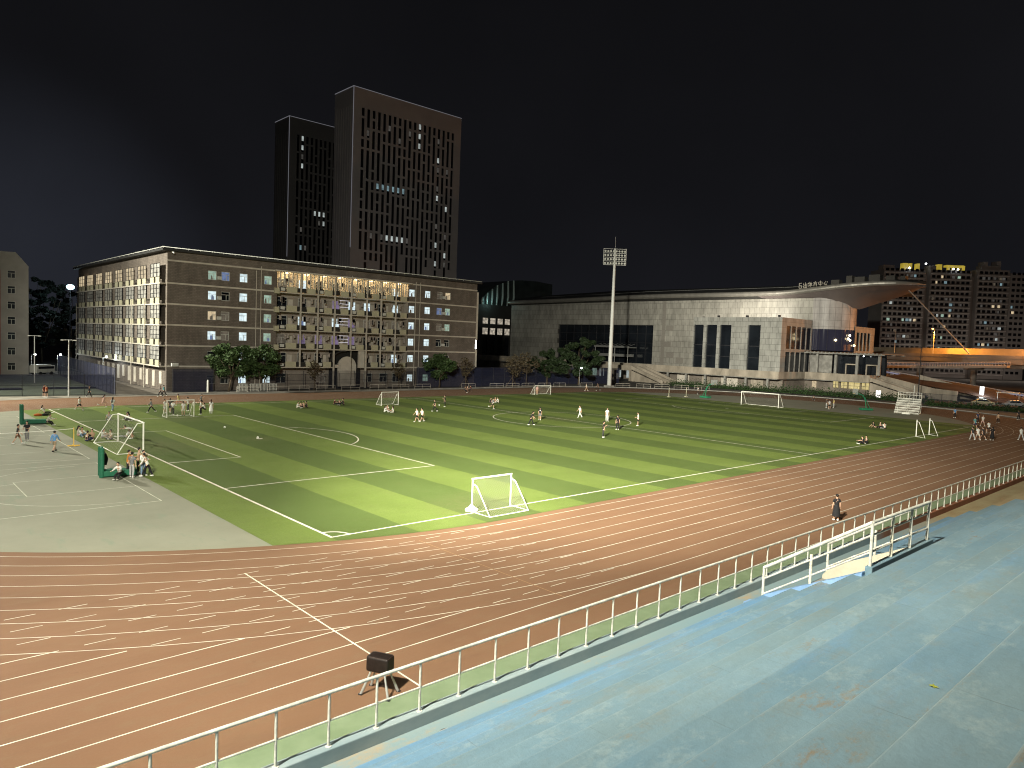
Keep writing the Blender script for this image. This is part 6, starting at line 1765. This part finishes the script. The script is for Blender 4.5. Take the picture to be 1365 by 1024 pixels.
    for s in 'LR':
        a, t = J['ank' + s], J['toe' + s]; f = (t - a); fz = f.copy(); fz.normalize()
        mb = MB(); q = Matrix.Rotation(math.atan2(-fz.x, fz.y), 3, 'Z') @ Matrix.Rotation(math.asin(max(-1, min(1, fz.z))) * .8 if fz.z > 0 else 0, 3, 'X')
        c = a.lerp(t, .45); c.z = max(c.z - .01, .048)
        mb.ball(c, .1, 10, 7, (.5, 1.4, .46), q); mb.ball(a + Vector((0, 0, .01)), .055, 8, 5, (.95, 1.0, .8)); shoes.append(mk(mb, 'shoe_' + pose))
    _cache[pose] = dict(body=body, tee=tee, long=lng, trousers=tro, shorts=sho, short=short_h, lhair=long_h, shoes=shoes, J=J)
    return _cache[pose]
EYE = mat('dark_eye', (.02, .015, .012), .4)
def put(me, name, parent, mats):
    if len(me.materials) < len(mats):
        while len(me.materials) < len(mats): me.materials.append(None)
    o = bpy.data.objects.new(name, me); COL.objects.link(o); o.parent = parent
    for i, m in enumerate(mats):
        o.material_slots[i].link = 'OBJECT'; o.material_slots[i].material = m
    return o
def person(pos, pose, face, top, bottom, label, group=None, h=1.70, long=False, shorts=False, hair='short', shoes='white', z=.014, extra=None):
    b = body_meshes(pose)
    p = thing('person', label, 'person', (pos[0], pos[1], z), R(face), group)
    p.scale = (h / 1.72,) * 3
    put(b['body'], 'body', p, [M['skin'], EYE])
    put(b['long' if long else 'tee'], 'shirt', p, [CLOTH[top]])
    put(b['shorts' if shorts else 'trousers'], 'shorts' if shorts else 'trousers', p, [CLOTH[bottom]])
    put(b['lhair' if hair in ('long', 'red') else 'short'], 'hair', p, [M['hairred'] if hair == 'red' else M['hair']])
    for s in b['shoes']: put(s, 'shoe', p, [CLOTH[shoes]])
    if extra == 'backpack':
        mb = MB(); c = b['J']['chest']; mb.ball(c + Vector((0, -.19, -.03)), .16, 10, 8, (.9, .6, 1.25)); o = mb.build('backpack', CLOTH['grey'], p, local=True)
    if extra == 'print':
        mb = MB(); c = b['J']['chest']; mb.ball(c + Vector((0, -.137, -.02)), .07, 8, 6, (1, .25, .9)); mb.build('shirt_print', CLOTH['white'], p, local=True)
    if extra == 'skirt':
        mb = MB(); c = b['J']['pelvis']; mb.tube([c + Vector((0, 0, .1)), c, c + Vector((0, 0, -.35)), c + Vector((0, 0, -.62))], [.13, .17, .22, .25], 12); mb.build('skirt', CLOTH[bottom], p, local=True)
    return p
AWAY, CAM, RIGHT, LEFT = -43, 137, -133, 47
# --- left court and hoop
G1 = 'people on the left court'
person((-7.19, 39.74), 'walk', RIGHT + 25, 'charcoal', 'brown', 'man in dark tee and brown shorts walking at the left edge of the court', G1, shorts=True)
person((-6.30, 41.27), 'stand_arms', CAM + 10, 'black', 'grey', 'man in black tee and grey trousers facing the camera on the left court', G1)
person((-5.56, 34.25), 'walk', AWAY, 'blue', 'khaki', 'man in light blue shirt and khaki shorts seen from behind on the left court', G1, shorts=True, long=True, shoes='black')
person((-1.19, 63.67), 'sit_back', RIGHT, 'white', 'black', 'person in white tee sitting with legs stretched at the far corner of the court', G1, hair='long')
person((-2.98, 51.86), 'sit_slump', RIGHT - 5, 'offwhite', 'black', 'person in pale tee seated on the green base of the far hoop', G1, long=True)
# --- seated group round the left goal
G2 = 'people sitting round the left goal'
person((-2.17, 42.93), 'sit_cross', RIGHT + 30, 'offwhite', 'pink', 'long-haired girl sitting behind the yellow net post', G2, hair='long')
person((-2.09, 42.04), 'sit_knees', RIGHT - 30, 'white', 'jeans', 'person in white shirt and jeans sitting by the goal line, left of the black tee', G2, long=True, hair='long')
person((-2.31, 38.93), 'sit_knees', AWAY, 'black', 'navy', 'person in black tee with a white print sitting with their back to the camera', G2, extra='print')
person((-1.58, 40.13), 'sit_cross', CAM, 'tan', 'charcoal', 'person in tan shirt sitting just right of the black tee with the print', G2)
person((-0.80, 40.28), 'sit_knees', RIGHT, 'white', 'lightgrey', 'person in white sitting inside the left goal with knees drawn up', G2, hair='long')
person((-0.31, 39.21), 'sit_cross', CAM - 20, 'offwhite', 'charcoal', 'person in pale shirt sitting right beside the left upright of the goal', G2)
person((3.15, 54.41), 'sit_cross', CAM + 20, 'lightgrey', 'grey', 'person in light grey sitting far inside the box, left of a seated pair', G2)
person((4.46, 53.06), 'sit_knees', RIGHT - 20, 'white', 'black', 'person in white and black sitting far behind the goal crossbar', G2)
person((4.94, 53.62), 'sit_knees', LEFT, 'offwhite', 'charcoal', 'person in pale grey sitting close behind the pair beyond the crossbar', G2, hair='long')
person((1.08, 39.87), 'sit_back', LEFT + 20, 'white', 'lightgrey', 'person in white with legs stretched to the left inside the goal', G2)
person((1.35, 38.89), 'bend', LEFT + 30, 'white', 'brown', 'person in white tee and brown shorts bending over inside the goal', G2, shorts=True)
# --- standing group by the right upright
G3 = 'people standing by the near upright'
person((-3.57, 21.52), 'hug', RIGHT + 20, 'orange', 'black', 'person in orange jacket and black trousers with an arm stretched out', G3, long=True)
person((-3.63, 20.37), 'stand', AWAY, 'grey', 'lightgrey', 'person in dark grey tee and pale trousers with their back to the camera', G3, h=1.72)
person((-2.88, 21.75), 'hug', RIGHT + 30, 'tan', 'charcoal', 'person in tan tee and dark trousers in the middle of the standing group', G3, h=1.78)
person((-2.86, 20.62), 'stand_arms', RIGHT - 20, 'white', 'jeans', 'person in white shirt and pale jeans in the standing group', G3, h=1.75, long=True)
person((-2.69, 20.29), 'lean', LEFT + 10, 'white', 'black', 'person in white shirt and black trousers leaning in at the right of the group', G3, long=True, h=1.68)
person((-4.37, 20.28), 'sit_slump', CAM + 5, 'white', 'black', 'person in white shirt sitting slumped on the edge of the near hoop base', G3, long=True)
# --- by the far track on the left
G4 = 'people along the far track'
person((2.62, 65.61), 'stride', RIGHT, 'white', 'black', 'girl in white tee and black shorts striding right at the far left corner', G4, shorts=True)
person((5.87, 68.53), 'run', RIGHT + 30, 'pink', 'pink', 'runner in pale pink on the far left track', G4, shorts=True, hair='long')
person((5.73, 63.64), 'walk', AWAY, 'white', 'jeans', 'person in white tee with a grey backpack and jeans walking away', G4, extra='backpack', hair='long')
person((9.12, 60.42), 'stride', LEFT + 20, 'grey', 'black', 'person in grey shirt and black trousers walking left of the crowded goal', G4, long=True)
person((2.61, 84.53), 'stand', LEFT, 'rust', 'charcoal', 'man in orange tee standing behind the left court fence', G4, shorts=True)
person((2.39, 85.11), 'stand', RIGHT, 'darkred', 'black', 'man in dark red tee behind the orange tee at the left fence', G4, shorts=True)
person((7.45, 83.07), 'walk', RIGHT, 'charcoal', 'charcoal', 'dark figure walking on the far track beside the end of the navy fence', G4, long=True)
person((16.47, 81.73), 'walk', RIGHT, 'grey', 'charcoal', 'person with a grey top walking below the corner of the dormitory', G4)
person((17.34, 82.87), 'walk', LEFT, 'teal', 'black', 'person in teal jacket beside the dormitory corner', G4, long=True)
person((14.52, 67.50), 'run', LEFT, 'yellow', 'rust', 'runner in yellow top on the far track behind the crowded goal', G4, shorts=True)
person((17.02, 66.60), 'run', RIGHT, 'grey', 'black', 'runner in grey top on the far track behind the raised arm', G4, shorts=True)
# --- crowded small goal
G5 = 'players round the crowded small goal'
person((10.18, 59.06), 'stand', RIGHT, 'white', 'lightgrey', 'player in white half hidden by the left post of the crowded goal', G5, shorts=True)
person((11.00, 59.66), 'stand', AWAY, 'black', 'charcoal', 'player in black tee inside the crowded goal', G5, shorts=True)
person((10.46, 56.95), 'stand_arms', AWAY, 'white', 'black', 'player in white tee and black trousers inside the crowded goal, left of the bare-legged one', G5)
person((11.18, 55.59), 'stand', AWAY + 30, 'white', 'offwhite', 'bare-legged player in white tee and pale shorts inside the crowded goal', G5, shorts=True, shoes='black')
person((13.32, 60.37), 'hug', LEFT, 'white', 'charcoal', 'player in white tee and dark trousers at the right inside the crowded goal', G5, h=1.75)
person((13.35, 56.12), 'raise_', LEFT + 25, 'white', 'black', 'player in white tee and black trousers raising an arm right of the crowded goal', G5)
person((15.69, 61.24), 'sit_knees', LEFT, 'white', 'black', 'person in white sitting on the turf behind the raised arm', G5)
person((14.82, 56.81), 'stand', AWAY + 20, 'white', 'white', 'red-haired girl in white dress standing right of the raised arm', G5, hair='red', extra='skirt')
# --- seated groups along the far touchline
G6 = 'people sitting along the far touchline'
person((27.16, 59.31), 'sit_knees', RIGHT, 'white', 'offwhite', 'person in white sitting at the left of a seated four', G6)
person((27.59, 59.15), 'sit_knees', AWAY, 'black', 'black', 'person in black sitting second from left in the seated four', G6)
person((28.16, 59.38), 'sit_knees', AWAY + 20, 'tan', 'khaki', 'person in tan sitting third in the seated four', G6)
person((28.69, 59.41), 'sit_knees', LEFT, 'charcoal', 'black', 'person in dark clothes sitting at the right end of the seated four', G6)
person((33.99, 61.70), 'sit_knees', RIGHT, 'darkred', 'black', 'person in dark red sitting at the left of a dark trio', G6)
person((34.64, 61.22), 'sit_knees', CAM, 'black', 'black', 'person in black sitting in the middle of the dark trio', G6, hair='long')
person((35.34, 61.21), 'sit_knees', LEFT, 'black', 'charcoal', 'tallest-looking person in black sitting at the right of the dark trio', G6, h=1.85)
person((35.27, 50.35), 'sit_knees', RIGHT, 'white', 'white', 'girl in white sitting at the left in front of the far small goal', G6, hair='long')
person((36.43, 51.38), 'sit_knees', CAM, 'white', 'lightgrey', 'girl in white sitting close behind the left one before the far small goal', G6, hair='long')
person((35.96, 49.24), 'sit_cross', LEFT, 'white', 'offwhite', 'girl in white sitting alone right of the pair before the far small goal', G6, hair='long')
person((69.46, 75.75), 'sit_bench', RIGHT, 'charcoal', 'black', 'dark figure sitting at the left of three on the far track edge', G6)
person((70.87, 76.53), 'sit_bench', CAM, 'black', 'brown', 'dark figure sitting in the middle of three on the far track edge', G6)
person((72.47, 77.28), 'sit_bench', LEFT, 'darkred', 'black', 'dark figure sitting at the right of three on the far track edge', G6)
person((59.16, 56.33), 'sit_knees', RIGHT, 'black', 'charcoal', 'dark person sitting at the left behind the running player', G6)
person((60.80, 56.90), 'sit_knees', CAM, 'charcoal', 'black', 'dark person sitting in the middle behind the running player', G6)
person((60.99, 56.27), 'sit_knees', LEFT, 'white', 'offwhite', 'person in white sitting at the right behind the running player', G6)
# --- players in midfield
G7 = 'players in midfield'
person((32.82, 39.37), 'walk', LEFT + 30, 'white', 'black', 'girl in white tee and black shorts walking at the left of a close pair', G7, shorts=True)
person((33.49, 39.24), 'walk', LEFT + 40, 'white', 'black', 'girl in white tee and black shorts walking at the right of a close pair', G7, shorts=True, h=1.68)
person((42.35, 48.61), 'walk', LEFT, 'black', 'black', 'player in black tee and trousers walking left right of the girls in white', G7)
person((48.05, 53.79), 'phone', LEFT + 10, 'black', 'black', 'player in black standing with a white towel at the side', G7)
person((52.95, 48.65), 'run', RIGHT + 20, 'grey', 'black', 'running player in grey tee and black shorts before the seated trio', G7, shorts=True)
person((81.45, 67.99), 'stand', CAM, 'pink', 'tan', 'goalkeeper in pale clothes inside the far touchline goal', G7, shorts=True)
person((101.04, 72.44), 'walk', LEFT, 'offwhite', 'tan', 'pale figure walking on the far track left of the mast', G7)
person((105.08, 72.57), 'stride', LEFT, 'black', 'black', 'black figure walking on the far track next to the pale one', G7)
person((43.54, 30.69), 'lean', RIGHT, 'black', 'black', 'player in black stepping forward at the left of the centre circle', G7, h=1.78)
person((48.63, 34.24), 'stand', AWAY, 'black', 'grey', 'player in black tee with a white back print inside the centre circle', G7, extra='print', shorts=True)
person((56.51, 34.34), 'walk', LEFT + 20, 'white', 'white', 'player all in white at the left inside the centre circle', G7)
person((56.29, 29.34), 'stand', CAM + 20, 'white', 'white', 'player all in white standing at the middle right of the centre circle', G7, h=1.78)
person((42.78, 18.62), 'phone', RIGHT, 'black', 'charcoal', 'player in black tee and charcoal trousers nearest the camera in midfield', G7, h=1.78)
person((50.10, 22.55), 'stand', AWAY + 25, 'black', 'black', 'player all in black standing just below the centre circle', G7, h=1.78)
person((56.01, 24.04), 'stand_arms', LEFT, 'white', 'black', 'player in white tee and black shorts right of the centre circle', G7, shorts=True)
person((121.70, 57.68), 'stand', LEFT, 'white', 'charcoal', 'person in white tee on the verge left of the green hoop', G7)
# --- right end
G8 = 'people at the right end'
person((134.69, 37.52), 'squat', CAM, 'charcoal', 'black', 'dark figure crouching on the far bend before the hall', G8)
person((116.48, 26.68), 'stand', RIGHT, 'charcoal', 'lightgrey', 'dark-topped person at the left of three behind the right goal', G8)
person((113.52, 24.81), 'stand', AWAY, 'lightgrey', 'black', 'person in pale blue-grey top in the middle of three behind the right goal', G8, shorts=True)
person((117.44, 25.72), 'stand', LEFT, 'yellow', 'lightgrey', 'person in yellow top at the right of three behind the right goal', G8)
person((87.29, 7.10), 'sit_back', RIGHT, 'black', 'black', 'person in black leaning back on the turf left of a seated pair', G8)
person((87.53, 6.53), 'sit_knees', CAM, 'charcoal', 'black', 'dark person sitting in the middle before the tiered bench', G8)
person((87.23, 5.75), 'sit_knees', AWAY, 'white', 'charcoal', 'person in white tee sitting at the right before the tiered bench', G8)
person((66.20, 0.38), 'sit_knees', LEFT, 'black', 'black', 'person in black sitting on the near touchline, left of a close pair', G8)
person((67.24, 0.41), 'sit_knees', LEFT + 30, 'charcoal', 'black', 'person in charcoal sitting on the near touchline, right of a close pair', G8)
person((120.10, 6.45), 'stand', AWAY, 'blue', 'black', 'person in blue top standing alone on the right bend', G8)
G9 = 'crowd on the right bend'
person((85.14, -5.31), 'walk', AWAY, 'charcoal', 'lightgrey', 'person in charcoal top and pale trousers at the left front of the crowd', G9)
person((85.52, -5.80), 'walk', AWAY, 'white', 'offwhite', 'person in white tee and pale shorts in the front row of the crowd', G9, shorts=True)
person((86.61, -6.07), 'walk', AWAY + 20, 'charcoal', 'black', 'person in dark top and shorts in the middle of the front row of the crowd', G9, shorts=True)
person((87.12, -6.93), 'stand', AWAY, 'black', 'black', 'person in long black clothes at the right end of the front row of the crowd', G9, extra='skirt', hair='long')
person((97.68, -4.00), 'run', AWAY, 'white', 'black', 'runner in white tee and black shorts within the crowd', G9, shorts=True)
person((102.36, -1.10), 'walk', AWAY, 'teal', 'navy', 'person in teal tee at the left rear of the crowd', G9, shorts=True)
person((108.39, -0.55), 'walk', CAM, 'white', 'pink', 'person in white and pink walking towards the camera behind the crowd', G9, shorts=True)
person((114.22, 1.60), 'stand', AWAY, 'navy', 'black', 'person in navy at the back of the crowd', G9)
person((116.78, -0.57), 'stride', AWAY - 30, 'tan', 'black', 'person in tan tee and black trousers striding beyond the crowd', G9)
person((91.45, -9.03), 'walk', AWAY, 'white', 'lightgrey', 'person in white at the right edge of the photo on the track', G9, long=True)
person((128.65, -0.73), 'stand', AWAY, 'charcoal', 'black', 'dark figure standing at the outer kerb near the right edge', G9)
# --- the walker on the near track
person((26.00, -13.68), 'stand', AWAY, 'black', 'black', 'person all in black with bare calves standing on the near track behind the railing', 'people on the near track', h=1.60, shorts=True, shoes='white', z=.008, extra='skirt')
